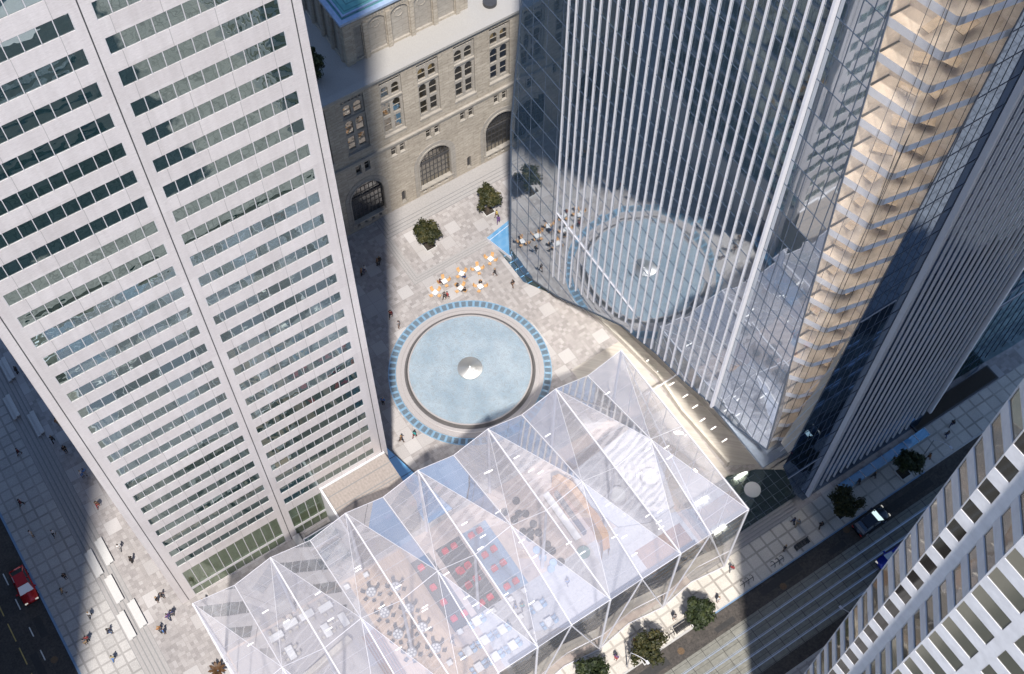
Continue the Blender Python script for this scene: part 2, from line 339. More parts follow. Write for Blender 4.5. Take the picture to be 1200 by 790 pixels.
m_emit('headlight_glass', (1, 1, .95), .35)
plain('tail_light', (.45, .01, .01), .3)
CLOTH = dict(black=(.012, .012, .014), white=(.55, .55, .55), navy=(.025, .04, .11), blue=(.06, .16, .40), red=(.26, .03, .035), darkred=(.13, .018, .022),
             orange=(.36, .17, .07), tan=(.38, .26, .14), grey=(.22, .22, .23), khaki=(.28, .25, .15), purple=(.10, .05, .17), teal=(.02, .24, .24),
             brown=(.13, .075, .045), charcoal=(.05, .05, .055), yellow=(.42, .33, .08), denim=(.07, .12, .24))
for k, v in CLOTH.items(): plain('cloth_'+k, v, .85)
plain('skin_light', (.52, .33, .25), .55); plain('skin_dark', (.16, .085, .055), .55)
plain('hair_dark', (.018, .013, .010), .6); plain('hair_fair', (.28, .18, .08), .6)

# ------------------------------------------------------------------ mesh builder
class MB:
    def __init__(s): s.v, s.f, s.m = [], [], []
    def add(s, vs, fs, m=0):
        o = len(s.v); s.v += [tuple(p) for p in vs]
        for f in fs: s.f.append(tuple(i+o for i in f)); s.m.append(m)
        return s
    def quad(s, a, b, c, d, m=0): return s.add([a, b, c, d], [(0, 1, 2, 3)], m)
    def tri(s, a, b, c, m=0): return s.add([a, b, c], [(0, 1, 2)], m)
    def box(s, x0, x1, y0, y1, z0, z1, m=0, mp=None):
        P = [(x, y, z) for z in (z0, z1) for y in (y0, y1) for x in (x0, x1)]
        if mp: P = [mp(*p) for p in P]
        return s.add(P, [(0, 2, 3, 1), (4, 5, 7, 6), (0, 1, 5, 4), (2, 6, 7, 3), (0, 4, 6, 2), (1, 3, 7, 5)], m)
    def prism(s, poly, z0, z1, m=0, mtop=None):
        n = len(poly)
        s.add([(x, y, z0) for x, y in poly]+[(x, y, z1) for x, y in poly], [tuple(range(n))[::-1]]+[(i, (i+1) % n, n+(i+1) % n, n+i) for i in range(n)], m)
        return s.add([(x, y, z1) for x, y in poly], [tuple(range(n))], m if mtop is None else mtop) if True else s
    def bar(s, a, b, w, h=None, m=0, up=(0, 0, 1)):
        """square bar from a to b"""
        a, b = Vector(a), Vector(b); d = (b-a).normalized(); u = Vector(up)
        if abs(d.dot(u)) > .98: u = Vector((1, 0, 0))
        sd = d.cross(u).normalized(); u = sd.cross(d); h = w if h is None else h
        P = [e+sd*(i*w/2)+u*(j*h/2) for e in (a, b) for i, j in ((-1, -1), (1, -1), (1, 1), (-1, 1))]
        return s.add(P, [(0, 1, 2, 3), (7, 6, 5, 4)]+[(i, 4+i, 4+(i+1) % 4, (i+1) % 4) for i in range(4)], m)
    def tube(s, a, b, r0, r1=None, n=10, m=0, caps=True):
        a, b = Vector(a), Vector(b); r1 = r0 if r1 is None else r1; d = (b-a).normalized()
        u = Vector((1, 0, 0)) if abs(d.x) < .9 else Vector((0, 1, 0)); p = d.cross(u).normalized(); q = d.cross(p)
        P = [e+p*(r*math.cos(2*math.pi*i/n))+q*(r*math.sin(2*math.pi*i/n)) for e, r in ((a, r0), (b, r1)) for i in range(n)]
        F = [(i, (i+1) % n, n+(i+1) % n, n+i) for i in range(n)]
        if caps: F += [tuple(range(n))[::-1], tuple(range(n, 2*n))]
        return s.add(P, F, m)
    def lathe(s, prof, c=(0, 0), n=48, m=0, sx=1, sy=1):
        P = [(c[0]+r*sx*math.cos(2*math.pi*i/n), c[1]+r*sy*math.sin(2*math.pi*i/n), z) for r, z in prof for i in range(n)]
        F = [(k*n+i, k*n+(i+1) % n, (k+1)*n+(i+1) % n, (k+1)*n+i) for k in range(len(prof)-1) for i in range(n)]
        return s.add(P, F, m)
    def build(s, name, mats, parent=None, smooth=False):
        me = bpy.data.meshes.new(name); me.from_pydata(s.v, [], s.f)
        for x in ([mats] if isinstance(mats, str) else mats): me.materials.append(MATS[x])
        me.polygons.foreach_set('material_index', s.m)
        if smooth: me.polygons.foreach_set('use_smooth', [True]*len(me.polygons))
        me.update(); o = bpy.data.objects.new(name, me); COL.objects.link(o)
        if parent is not None: o.parent = parent
        return o
def tag(o, label, cat, group=None):
    o['label'] = label; o['category'] = cat
    if group: o['group'] = group
    return o
def empty(name, loc, label, cat, group=None, rz=0.0):
    o = bpy.data.objects.new(name, None); COL.objects.link(o); o.location = loc; o.rotation_euler = (0, 0, rz); o.empty_display_size = .2
    return tag(o, label, cat, group)
def structure(o, kind='structure'): o['kind'] = kind; return o
def copy_tree(o, parent=None):
    c = o.copy(); COL.objects.link(c)
    if parent is not None: c.parent = parent
    for ch in list(o.children): copy_tree(ch, c)
    return c
def wall(mb, M, u0, u1, v0, v1, holes, depth, m=0, rm=None, seg=10):
    """a wall sheet with real openings and reveals. hole = (u0,u1,v0,v1[,spring])"""
    rm = m if rm is None else rm
    us = sorted({u0, u1, *[h[0] for h in holes], *[h[1] for h in holes]}); vs = sorted({v0, v1, *[h[2] for h in holes], *[h[3] for h in holes]})
    us = [u for u in us if u0 <= u <= u1]; vs = [v for v in vs if v0 <= v <= v1]
    for j in range(len(vs)-1):
        vc = (vs[j]+vs[j+1])/2; run = None
        row = [h for h in holes if h[2] < vc < h[3]]
        for i in range(len(us)-1):
            uc = (us[i]+us[i+1])/2
            inside = any(h[0] < uc < h[1] for h in row)
            if not inside and run is None: run = us[i]
            if run is not None and (inside or i == len(us)-2):
                e = us[i] if inside else us[i+1]
                mb.quad(M(run, vs[j], 0), M(e, vs[j], 0), M(e, vs[j+1], 0), M(run, vs[j+1], 0), m); run = None
    for h in holes:
        a, b, c, d = h[:4]; sp = h[4] if len(h) > 4 else d
        mb.quad(M(a, c, 0), M(b, c, 0), M(b, c, depth), M(a, c, depth), rm)
        mb.quad(M(a, c, 0), M(a, sp, 0), M(a, sp, depth), M(a, c, depth), rm)
        mb.quad(M(b, c, 0), M(b, sp, 0), M(b, sp, depth), M(b, c, depth), rm)
        if sp >= d: mb.quad(M(a, d, 0), M(b, d, 0), M(b, d, depth), M(a, d, depth), rm)
        else:
            pts = [((a+b)/2-(b-a)/2*math.cos(math.pi*k/seg), sp+(d-sp)*math.sin(math.pi*k/seg)) for k in range(seg+1)]
            for (p, q), (p2, q2) in zip(pts, pts[1:]):
                mb.quad(M(p, q, 0), M(p2, q2, 0), M(p2, d, 0), M(p, d, 0), m)
                mb.quad(M(p, q, 0), M(p2, q2, 0), M(p2, q2, depth), M(p, q, depth), rm)
def glazing(mb, M, h, w, nu, nv, bar=.06, mg=0, mf=1, seg=10, border=True):
    """glass of one opening with its bars"""
    a, b, c, d = h[:4]; sp = h[4] if len(h) > 4 else d
    if sp >= d: mb.quad(M(a, c, w), M(b, c, w), M(b, d, w), M(a, d, w), mg)
    else:
        pts = [(a, c), (b, c)]+[((a+b)/2+(b-a)/2*math.cos(math.pi*k/seg), sp+(d-sp)*math.sin(math.pi*k/seg)) for k in range(seg+1)]
        mb.add([M(p, q, w) for p, q in pts], [tuple(range(len(pts)))], mg)
    top = lambda u: d if sp >= d else sp+(d-sp)*math.sqrt(max(0, 1-((u-(a+b)/2)/((b-a)/2))**2))
    for i in range(0 if border and sp >= d else 1, nu+(1 if border and sp >= d else 0)):
        u = a+(b-a)*i/nu; u = min(max(u, a+bar/2), b-bar/2); mb.box(u-bar/2, u+bar/2, c, top(u)-.01, w-.05, w+.02, mf, M)
    for j in range(1, nv):
        v = c+(d-c)*j/nv
        k = 1 if v <= sp else math.sqrt(max(0, 1-((v-sp)/(d-sp))**2))
        x0, x1 = (a+b)/2-(b-a)/2*k, (a+b)/2+(b-a)/2*k; mb.box(x0, x1, v-bar/2, v+bar/2, w-.047, w+.017, mf, M)
MS = lambda Y: (lambda u, v, w: (u, Y+w, v))        # wall facing -Y
MW = lambda X: (lambda u, v, w: (X+w, u, v))        # wall facing -X
# ------------------------------------------------------------------ world, sun, camera
SUN_AZ, SUN_EL = 31.0, 60.0       # shadows fall 33 degrees east of +Y
w = bpy.data.worlds.new('World'); S.world = w; w.use_nodes = True
t = w.node_tree; t.nodes.clear()
sky = t.nodes.new('ShaderNodeTexSky'); sky.sky_type = 'NISHITA'; sky.sun_disc = False
sky.sun_elevation = R(SUN_EL); sky.sun_rotation = R(180+SUN_AZ); sky.altitude = 100; sky.dust_density = .3; sky.ozone_density = 3.0
bg = t.nodes.new('ShaderNodeBackground'); bg.inputs[1].default_value = .145
wo = t.nodes.new('ShaderNodeOutputWorld'); t.links.new(sky.outputs[0], bg.inputs[0]); t.links.new(bg.outputs[0], wo.inputs[0])
sl = bpy.data.lights.new('sun', 'SUN'); sl.energy = 5.0; sl.angle = R(2.2); sl.color = (1, .94, .86)
so = bpy.data.objects.new('sun', sl); COL.objects.link(so)
d = Vector((math.sin(R(SUN_AZ))*math.cos(R(SUN_EL)), math.cos(R(SUN_AZ))*math.cos(R(SUN_EL)), -math.sin(R(SUN_EL))))
so.rotation_euler = d.to_track_quat('-Z', 'Y').to_euler(); so.location = (0, 0, 200)
cd = bpy.data.cameras.new('camera'); cam = bpy.data.objects.new('camera', cd); COL.objects.link(cam)
rt, up, bk = (.83527, -.549825, .003897), (.478084, .729748, .488777), (-.271586, -.406398, .8724)
cam.matrix_world = Matrix(((rt[0], up[0], bk[0], 0), (rt[1], up[1], bk[1], 0), (rt[2], up[2], bk[2], 135), (0, 0, 0, 1)))
cd.sensor_width = 36; cd.lens = 36*1542.3/1200; cd.clip_end = 4000; cd.clip_start = 1
S.camera = cam
S.view_settings.view_transform = 'Standard'; S.view_settings.look = 'None'; S.view_settings.gamma = 1; S.view_settings.exposure = EXPOSURE
S.cycles.max_bounces = 8; S.cycles.glossy_bounces = 4; S.cycles.transparent_max_bounces = 24; S.cycles.diffuse_bounces = 3
S.cycles.caustics_reflective = False; S.cycles.caustics_refractive = False; S.cycles.use_denoising = True
S.cycles.sample_clamp_indirect = 6

# ------------------------------------------------------------------ ground and streets
b = MB(); b.box(-900, 900, -900, 900, -1.2, -.75); structure(b.build('ground', 'asphalt'))
b = MB(); b.box(-8.9, 140, 23.5, 190, -.74, 0); structure(b.build('plaza', 'granite_plaza'))
b = MB(); b.box(-16.85, -11.4, 23.5, 190, -.74, -.6); structure(b.build('west_sidewalk', 'west_sidewalk_stone'))
b = MB(); b.box(-17.1, -16.85, 23.5, 190, -.74, -.585); structure(b.build('west_kerb', 'kerb_sheen_pot_blue'))
b = MB(); b.box(-15.5, 140, 14.3, 23.3, -.74, -.15); structure(b.build('south_road', 'asphalt'))
b = MB(); b.box(-40, 140, 15.75, 21.15, -.146, -.135); structure(b.build('tram_track_bed', 'tram_concrete'))
b = MB()
for y in (20.02, 18.75, 17.64, 16.45):
    b.box(-40, 140, y-.06, y+.06, -.133, -.11); b.box(-40, 140, y+.13, y+.17, -.133, -.128)
structure(b.build('tram_rails', 'rail_steel'))
b = MB(); b.box(-8, 140, -40, 14.1, -.74, .0); structure(b.build('south_far_sidewalk', 'west_sidewalk_stone'))
b = MB(); b.box(-8, 140, 14.1, 14.3, -.74, .012); structure(b.build('far_kerb', 'kerb_granite'))
b = MB(); b.box(-8.9, 140, 23.3, 23.5, -.74, .012, 0); b.box(41, 62.5, 23.26, 23.4, -.1, .03, 1); b.box(64.5, 71, 23.26, 23.4, -.1, .03, 1)
structure(b.build('south_kerb', ['kerb_granite', 'kerb_sheen_pot_blue']))
b = MB(); b.box(-8.9, 73.2, 23.52, 27.45, .002, .006); b.box(73.2, 140, 23.52, 27.3, .002, .006); structure(b.build('south_sidewalk', 'south_sidewalk_stone'))
b = MB()
for y0, y1 in ((68.83, 67.34), (65.49, 64.12), (61.85, 60.66), (58.94, 57.66), (72.4, 70.9), (55.5, 54.2), (52.2, 50.9)): b.box(-19.46, -19.34, y1, y0, -.75, -.742, 0)
for y0, y1 in ((63.43, 61.17), (60.36, 58.28), (66.6, 64.4), (57.2, 55)): b.box(-21.2, -21.08, y1, y0, -.75, -.742, 1)
structure(b.build('lane_markings', ['paint_white', 'paint_yellow']))
b = MB()
for x0, x1, y0, y1 in ((31, 34.5, 21.6, 22.6), (47, 52.5, 22.0, 22.9), (56, 58.2, 21.5, 22.2), (64, 71, 21.7, 22.6), (40.5, 43, 21.5, 22.1), (58, 62, 14.6, 15.3)): b.box(x0, x1, y0, y1, -.149, -.146, 0)
for x0, x1, y0, y1 in ((-20.6, -19.8, 55, 59), (-18.8, -18.0, 60, 62.5), (-22.5, -21.5, 64, 70)): b.box(x0, x1, y0, y1, -.749, -.746, 0)
structure(b.build('road_patches', 'asphalt_patch'))
for (x, y, z), l in zip(((59.3, 22.9, -.149), (36.2, 22.1, -.149), (49.5, 21.7, -.149), (-18.6, 57.2, -.749)), ('rusty iron manhole cover by the kerb left of the dark parked car', 'iron manhole cover in the sunlit road lane', 'iron manhole cover in the shaded road lane', 'iron manhole cover in the dark western street')):
    b = MB(); b.tube((x, y, z), (x, y, z+.006), .38, .38, 20); tag(b.build('manhole_cover', 'manhole_iron'), l, 'manhole cover')
# steps down to the west sidewalk
b = MB()
for i in range(5):
    x1 = -8.9-.5*i; z = -.12*(i+1)+.0
    b.box(x1-.5, x1, 23.5, 190, -.74, z, 0); b.box(x1-.5, x1-.44, 23.5, 190, z, z+.004, 1); b.box(x1-.06, x1-.001, 23.5, 190, z, z+.003, 1)
structure(b.build('west_steps', ['step_granite', 'step_nosing']))
# raised hotel terrace and its steps
b = MB()
for i in range(4):
    o = .38*i; b.prism([(60, 85.8), (37.9-o, 85.8), (37.9-o, 84.1-o*1.2), (60, 84.1-o*1.2)], .001, .24-.06*i, 0)
    b.box(37.9-o, 60, 84.1-o*1.2, 84.16-o*1.2, .24-.06*i, .244-.06*i, 1)
    b.box(37.9-o, 37.96-o, 84.1-o*1.2, 85.8, .24-.06*i, .244-.06*i, 1)
structure(b.build('hotel_steps', ['step_granite', 'step_nosing']))
b = MB()
for i in range(3):
    o = .34*i; b.box(36.9-o, 51.0, 76.0-o, 76.34-o, .0005, .012+.001*i, 0); b.box(36.9-o, 37.24-o, 76.34-o, 82.9-o, .0005, .012+.001*i, 0)
    b.box(36.9-o, 51.0, 75.97-o, 76.03-o, .014, .018, 1); b.box(36.87-o, 36.93-o, 76-o, 82.9-o, .014, .018, 1)
structure(b.build('terrace_steps', ['step_granite', 'step_nosing']))
# steps along the street below the glass tower
b = MB()
for i in range(4):
    b.box(41.5, 56.3, 27.46+.36*i, 27.82+.36*i, .0, .1*(i+1), 0); b.box(41.5, 56.3, 27.455+.36*i, 27.52+.36*i, .1*(i+1), .104+.1*i, 1)
structure(b.build('street_steps', ['step_granite', 'step_nosing']))

# ------------------------------------------------------------------ striped steel office tower
TX0, TX1, TY, TZ = -4.75, 21.02, 55.0, 120.0
tower = empty('office_tower', (8, 67, 0), 'tall office tower clad in brushed steel with rows of ribbon windows, left of the fountain', 'office tower')
inv = lambda o: o
BAYS = ((-3.2, 7.72), (8.97, 19.55))
holes = []
for a, c in BAYS:
    for k in range(-17, 21):
        z = 57.24+2.84*k
        if z+1.28 < TZ-1: holes.append((a, c, z-.03, z+1.33))
lob = [(-3.2, 7.72, .25, 7.1), (8.97, 13.0, .25, 7.1)]
b = MB(); M = MS(TY)
wall(b, M, TX0, TX1, 0, TZ, holes+lob, .06)
b.box(TX0+.9, TX1-.9, TY+.9, 79.9, 0, TZ-.01); b.quad((TX0, TY, TZ), (TX1, TY, TZ), (TX1, 80, TZ), (TX0, 80, TZ))
wl = b.build('wall', 'brushed_steel_cladding', tower)
def at0(o, p): o.matrix_parent_inverse = Matrix.Translation(-Vector(p)); return o
PT = (8, 67, 0); at0(wl, PT)
b = MB(); ME = lambda u, v, w: (TX1-w, u, v); he = [(55.6, 79.4, h[2]-.75, h[3]+.5) for h in holes if h[0] < 0 and h[3] < TZ-3]
wall(b, ME, TY, 80, 0, TZ, he, .3); at0(b.build('side_wall', 'brushed_steel_cladding', tower), PT)
b = MB(); wall(b, lambda u, v, w: (TX0+w, u, v), TY, 80, 0, TZ, he, .3); at0(b.build('side_wall', 'brushed_steel_cladding', tower), PT)
b = MB()
for h in he: glazing(b, ME, h, .2, 22, 1, .055); glazing(b, lambda u, v, w: (TX0+w, u, v), h, .2, 22, 1, .055)
o = at0(b.build('side_windows', ['tower_window_glass', 'mullion_grey'], tower), PT); o['kind'] = 'stuff'
for x0, x1 in ((-4.06, -3.98), (8.28, 8.36), (20.34, 20.42)):
    b = MB(); b.box(x0, x1, TY-.012, TY+.01, 0, TZ); at0(b.build('pier_groove', 'dark_metal', tower), PT)
for h in holes:
    b = MB(); glazing(b, M, h, .05, 11, 1, .055); b.box(h[0], h[1], TY+.095, TY+.5, h[2]-.05, h[2]+.02, 2)
    b.quad((h[0], TY+.85, h[2]), (h[1], TY+.85, h[2]), (h[1], TY+.85, h[3]), (h[0], TY+.85, h[3]), 2)
    b.box(h[0]+.2, h[1]-.2, TY+.5, TY+.58, h[2]+.05, h[2]+.22, 3)
    rb = random.Random(int(h[2]*100+h[0]*7))
    for q in range(11):
        pw = (h[1]-h[0])/11
        if rb.random() < .22: dd = rb.choice((.3, .45, .8, 1.3)); b.quad((h[0]+q*pw, TY+.2, h[3]-dd), (h[0]+(q+1)*pw, TY+.2, h[3]-dd), (h[0]+(q+1)*pw, TY+.2, h[3]), (h[0]+q*pw, TY+.2, h[3]), 4)
    at0(b.build('ribbon_window', ['tower_window_glass', 'mullion_grey', 'interior_core', 'green_fabric', 'blind'], tower), PT)
for h in lob:
    b = MB(); glazing(b, M, h, .05, 11 if h[0] < 0 else 4, 1, .07); b.box(h[0], h[1], TY+.02, TY+.3, 2.0, 2.5, 1)
    b.box(h[0], h[1], TY+.3, TY+.9, 0, .02, 2); b.quad((h[0], TY+.88, 0), (h[1], TY+.88, 0), (h[1], TY+.88, 7.1), (h[0], TY+.88, 7.1), 2)
    at0(b.build('lobby_window', ['lobby_glass', 'mullion_grey', 'tan_counter'], tower), PT)
# low annex with flat stone roof in front of the tower
an = empty('annex_block', (16.8, 51.5, 0), 'low annex with a flat brown stone roof at the foot of the steel tower', 'annex')
b = MB(); b.box(13.05, 20.6, 48.4, 54.98, 0, 7.9); at0(b.build('wall', 'hotel_trim_stone', an), (16.8, 51.5, 0))
b = MB(); b.box(13.05, 20.6, 48.4, 54.98, 7.9, 8.0, 0)
for y in (50.0, 51.7, 52.05, 53.6, 49.3): b.box(13.05, 20.6, y, y+.1, 8.0, 8.02, 1)
at0(b.build('roof', ['annex_roof_stone', 'step_nosing'], an), (16.8, 51.5, 0))
b = MB(); b.box(12.82, 13.04, 48.4, 54.98, 0, 8.25); b.box(12.82, 20.6, 54.78, 54.97, 8.03, 8.2); at0(b.build('parapet', 'white_concrete', an), (16.8, 51.5, 0))
en = empty('entrance_canopy', (11, 53, 0), 'dark entrance canopy with white edges beside the brown annex', 'canopy')
b = MB(); b.box(9.3, 12.75, 52.2, 53.6, 1.3, 1.5); at0(b.build('roof', 'dark_floor_glass', en), (11, 53, 0))
b = MB(); b.box(9.25, 12.8, 53.6, 53.7, 1.3, 1.62); b.box(9.25, 12.8, 52.1, 52.2, 1.3, 1.62); b.box(9.2, 9.3, 50, 53.7, 1.3, 1.6); at0(b.build('frame', 'white_steel', en), (11, 53, 0))
b = MB(); b.box(9.3, 12.75, 49.6, 52.0, .7, .85); at0(b.build('ramp', 'dark_floor_glass', en), (11, 53, 0))
b = MB()
for x in (9.35, 12.65):
    for y in (49.8, 53.5): b.box(x-.05, x+.05, y-.05, y+.05, 0, 1.3)
at0(b.build('post', 'white_steel', en), (11, 53, 0))
b = MB(); b.box(8.45, 9.15, 48.2, 54.9, 0, .6); b.box(8.4, 9.2, 48.15, 54.95, .6, .7); tag(b.build('planter_wall', 'bench_concrete'), 'short pale stone wall beside the dark entrance canopy', 'low wall')
b = MB(); b.prism([(21.95, 60.0), (21.6, 54.6), (21.2, 48.2), (24.6, 48.2), (23.3, 54.0)], .7, .8, 0)
b.bar((22.0, 60.0, .4), (23.3, 54.0, .4), .05, .8, 1); b.bar((23.3, 54.0, .4), (24.6, 48.2, .4), .05, .8, 1); b.bar((21.9, 57, .82), (22.7, 57, .82), .05, .04, 1); b.bar((21.6, 54.4, .82), (23.2, 54.4, .82), .05, .04, 1)
tag(b.build('glass_canopy', ['skyblue_glass', 'mullion_blue']), 'narrow blue glass canopy at the corner of the steel tower', 'canopy')

# ------------------------------------------------------------------ stone hotel
HX0, HX1, HY = 20.0, 64.0, 85.8
hotel = empty('stone_hotel', (42, 100, 0), 'pale stone hotel with tall arched windows and a copper roofed top storey', 'hotel')
PH = (42, 100, 0)
def hb(b, name, mats, parent=None): return at0(b.build(name, mats, hotel), PH)
M = MS(HY); MI = MS(HY+.24)
holes, arches, squares, slits, bays, vents = [], [], [], [], [], []
for k in range(-3, 6):
    x = 34.93+4.75*k
    if x+2.8 < HX1 and x > HX0: bays.append((x, x+2.78, 14.75, 24.0))
    for dx in (.53, 1.70): 
        if HX0 < x+dx and x+dx+.72 < HX1: squares.append((x+dx, x+dx+.70, 10.7, 12.25))
for k in range(-1, 3):
    x = 34.15+9.5*k
    if x > HX0 and x+4.4 < HX1:
        arches.append((x, x+4.4, 1.75, 8.6, 6.1))
        for i in range(4): vents.append((x+.35+i*1.02, x+.75+i*1.02, .75, 1.4))
    if x+7.4 < HX1: slits.append((x+6.75, x+7.35, .9, 3.2, 2.9))
holes = bays+squares+arches+slits+vents
b = MB(); wall(b, M, HX0, HX1, 0, 25.0, holes, .45, 0, 1)
b.box(HX0, HX1, HY+1.6, 126, 0, 24.9, 0); b.quad((HX0, HY, 0), (HX0, HY+2, 0), (HX0, HY+2, 25), (HX0, HY, 25)); b.quad((HX1, HY, 0), (HX1, HY+2, 0), (HX1, HY+2, 25), (HX1, HY, 25))
for a, c, z0, z1 in bays:      # inner screen of each tall bay
    w_ = (c-a); hs = []
    for q in (0, 1):
        u0 = a+.22+q*(w_/2-.06); u1 = u0+w_/2-.44
        hs += [(u0, u1, 21.1, 22.9, 22.35), (u0, u1, 17.9, 20.2, 19.7), (u0, u1, 15.2, 17.45)]
    for q in range(6): hs.append((a+.12+q*(w_-.2)/6, a+.12+q*(w_-.2)/6+.30, 23.35, 23.85, 23.65))
    wall(b, MI, a, c, z0, z1, hs, .16, 1)
    for q in range(6):
        h = hs[6+q]; b.quad(MI(h[0], h[2], .16), MI(h[1], h[2], .16), MI(h[1], h[3], .16), MI(h[0], h[3], .16), 1)
    b.box(a, c, HY+.05, HY+.45, 20.55, 20.85, 1); b.box(a-.1, c+.1, HY-.1, HY+.3, 14.5, 14.78, 1)
wl = hb(b, 'wall', ['hotel_limestone', 'hotel_trim_stone'])
b = MB(); b.box(HX0, HX1, HY-.28, HY-.001, 12.95, 13.25); b.box(HX0, HX1, HY-.16, HY-.001, 12.65, 12.95); hb(b, 'belt_course', 'hotel_trim_stone')
b = MB(); b.box(HX0-.3, HX1+.3, HY-.4, HY+.5, 24.95, 25.3); b.box(HX0-.1, HX1+.1, HY-.2, HY-.002, 24.6, 24.95); hb(b, 'cornice', 'roof_gravel')
for h in arches:               # moulded surround of each great arch
    b = MB(); n = 16; cx = (h[0]+h[1])/2; rr = (h[1]-h[0])/2
    for r0, r1, y in ((rr+.02, rr+.22, -.14), (rr+.22, rr+.75, -.05)):
        P = [(cx-r*math.cos(math.pi*k/n), h[4]+(h[3]-h[4])*r/rr*math.sin(math.pi*k/n)) for r in (r0, r1) for k in range(n+1)]
        for k in range(n): b.add([(P[k][0], HY+y, P[k][1]), (P[k+1][0], HY+y, P[k+1][1]), (P[n+2+k][0], HY+y, P[n+2+k][1]), (P[n+1+k][0], HY+y, P[n+1+k][1])], [(0, 1, 2, 3)]); b.add([(P[k][0], HY+y, P[k][1]), (P[k+1][0], HY+y, P[k+1][1]), (P[k+1][0], HY, P[k+1][1]), (P[k][0], HY, P[k][1])], [(0, 1, 2, 3)]); b.add([(P[n+1+k][0], HY+y, P[n+1+k][1]), (P[n+2+k][0], HY+y, P[n+2+k][1]), (P[n+2+k][0], HY, P[n+2+k][1]), (P[n+1+k][0], HY, P[n+1+k][1])], [(0, 1, 2, 3)])
    for s in (-1, 1):
        x = cx+s*(rr+.12); b.box(x-.1, x+.1, HY-.14, HY-.002, 1.6, h[4]); x = cx+s*(rr+.48); b.box(x-.26, x+.26, HY-.05, HY-.003, .5, h[4])
    b.box(h[0]-.3, h[1]+.3, HY-.2, HY+.3, 1.5, 1.73); hb(b, 'arch_surround', 'hotel_trim_stone')
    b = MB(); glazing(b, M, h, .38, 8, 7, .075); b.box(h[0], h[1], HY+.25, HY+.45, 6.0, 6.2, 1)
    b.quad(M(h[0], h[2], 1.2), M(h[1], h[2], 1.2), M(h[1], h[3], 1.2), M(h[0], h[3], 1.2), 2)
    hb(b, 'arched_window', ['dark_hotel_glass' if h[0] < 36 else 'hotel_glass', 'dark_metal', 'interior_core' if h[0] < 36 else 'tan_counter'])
for i, (a, c, z0, z1) in enumerate(bays):
    w_ = (c-a)
    for q in (0, 1):
        u0 = a+.22+q*(w_/2-.06); u1 = u0+w_/2-.44
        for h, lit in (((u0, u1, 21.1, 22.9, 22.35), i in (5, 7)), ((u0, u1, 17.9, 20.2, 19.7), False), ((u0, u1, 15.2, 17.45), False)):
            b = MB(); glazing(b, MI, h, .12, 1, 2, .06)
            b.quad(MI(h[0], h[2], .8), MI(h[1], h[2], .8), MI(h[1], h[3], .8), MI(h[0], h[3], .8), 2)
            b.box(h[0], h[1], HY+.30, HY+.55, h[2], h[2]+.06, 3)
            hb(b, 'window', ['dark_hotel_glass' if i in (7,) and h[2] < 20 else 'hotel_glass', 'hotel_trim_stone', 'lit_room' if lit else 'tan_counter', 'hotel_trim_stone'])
for h in squares:
    b = MB(); glazing(b, M, h, .3, 1, 2, .07); b.quad(M(h[0], h[2], .44), M(h[1], h[2], .44), M(h[1], h[3], .44), M(h[0], h[3], .44), 2); b.box(h[0]-.08, h[1]+.08, HY-.06, HY+.2, h[2]-.12, h[2]-.002, 3)
    hb(b, 'small_window', ['black_window_glass', 'hotel_trim_stone', 'dark_metal', 'hotel_trim_stone'])
for h in slits+vents:
    b = MB(); b.quad(M(h[0], h[2], .4), M(h[1], h[2], .4), M(h[1], h[3], .4), M(h[0], h[3], .4), 0); b.box(h[0]-.1, h[1]+.1, HY-.05, HY+.1, h[2]-.1, h[2]-.002, 1)
    hb(b, 'vent_opening' if len(h) == 4 else 'slit_window', ['dark_metal', 'hotel_trim_stone'])
b = MB(); b.box(HX0, HX1, HY+.5, 126, 24.9, 25.05); hb(b, 'roof', 'roof_gravel')
b = MB(); b.tube((55.6, 88.2, 25.05), (55.6, 88.2, 25.5), .8, .8, 24); hb(b, 'roof_vent', 'dark_metal')
# penthouse
px0, px1, py0, py1, pz = 37.8, 53.2, 89.0, 104.0, 31.5
b = MB(); blind = []
x = px0+1.25; edges = []
for wd in (.95, 2.15, 2.15, 2.15, 2.15, 2.15): blind.append((x, x+wd, 25.4, 30.4, 29.5) if wd > 1 else (x, x+wd, 25.4, 30.2)); x += wd+.72
MPs = MS(py0); wall(b, MPs, px0, px1, 25, pz, [h for h in blind if h[1] < px1-.2], .22, 0, 1)
for h in blind:
    if h[1] < px1-.2:
        b.quad(MPs(h[0], h[2], .22), MPs(h[1], h[2], .22), MPs(h[1], h[3], .22), MPs(h[0], h[3], .22), 1)
        if len(h) > 4:
            for j in range(12):
                a0, a1 = j*math.pi/6, (j+1)*math.pi/6; cx, cz = (h[0]+h[1])/2, 29.2
                b.bar((cx+.55*math.cos(a0), py0+.2, cz+.55*math.sin(a0)), (cx+.55*math.cos(a1), py0+.2, cz+.55*math.sin(a1)), .1, .1, 1)
            for j in range(6): b.box(h[0]+.1+j*.34, h[0]+.3+j*.34, py0-.03, py0-.002, 30.55, 30.95, 1)
MPw = MW(px0); wh = []; y = py0+1.3
while y+1.5 < py1: wh.append((y, y+1.4, 25.4, 30.6, 29.9)); y += 2.2
wall(b, MPw, py0, py1, 25, pz, wh, .25, 0, 1)
for h in wh: b.quad(MPw(h[0], h[2], .25), MPw(h[1], h[2], .25), MPw(h[1], h[3], .25), MPw(h[0], h[3], .25), 1); b.tube((px0+.1, h[0]-.4, 25), (px0+.1, h[0]-.4, 30.8), .3, .3, 10, 1)
b.box(px0+.4, px1, py0+.4, py1, 25, pz-.05, 0); b.quad((px1, py0, 25), (px1, py0+1, 25), (px1, py0+1, pz), (px1, py0, pz))
for h in blind[1:]: b.box(h[0]-.62, h[0]-.1, py0-.22, py0-.002, 25.05, 30.5, 0)
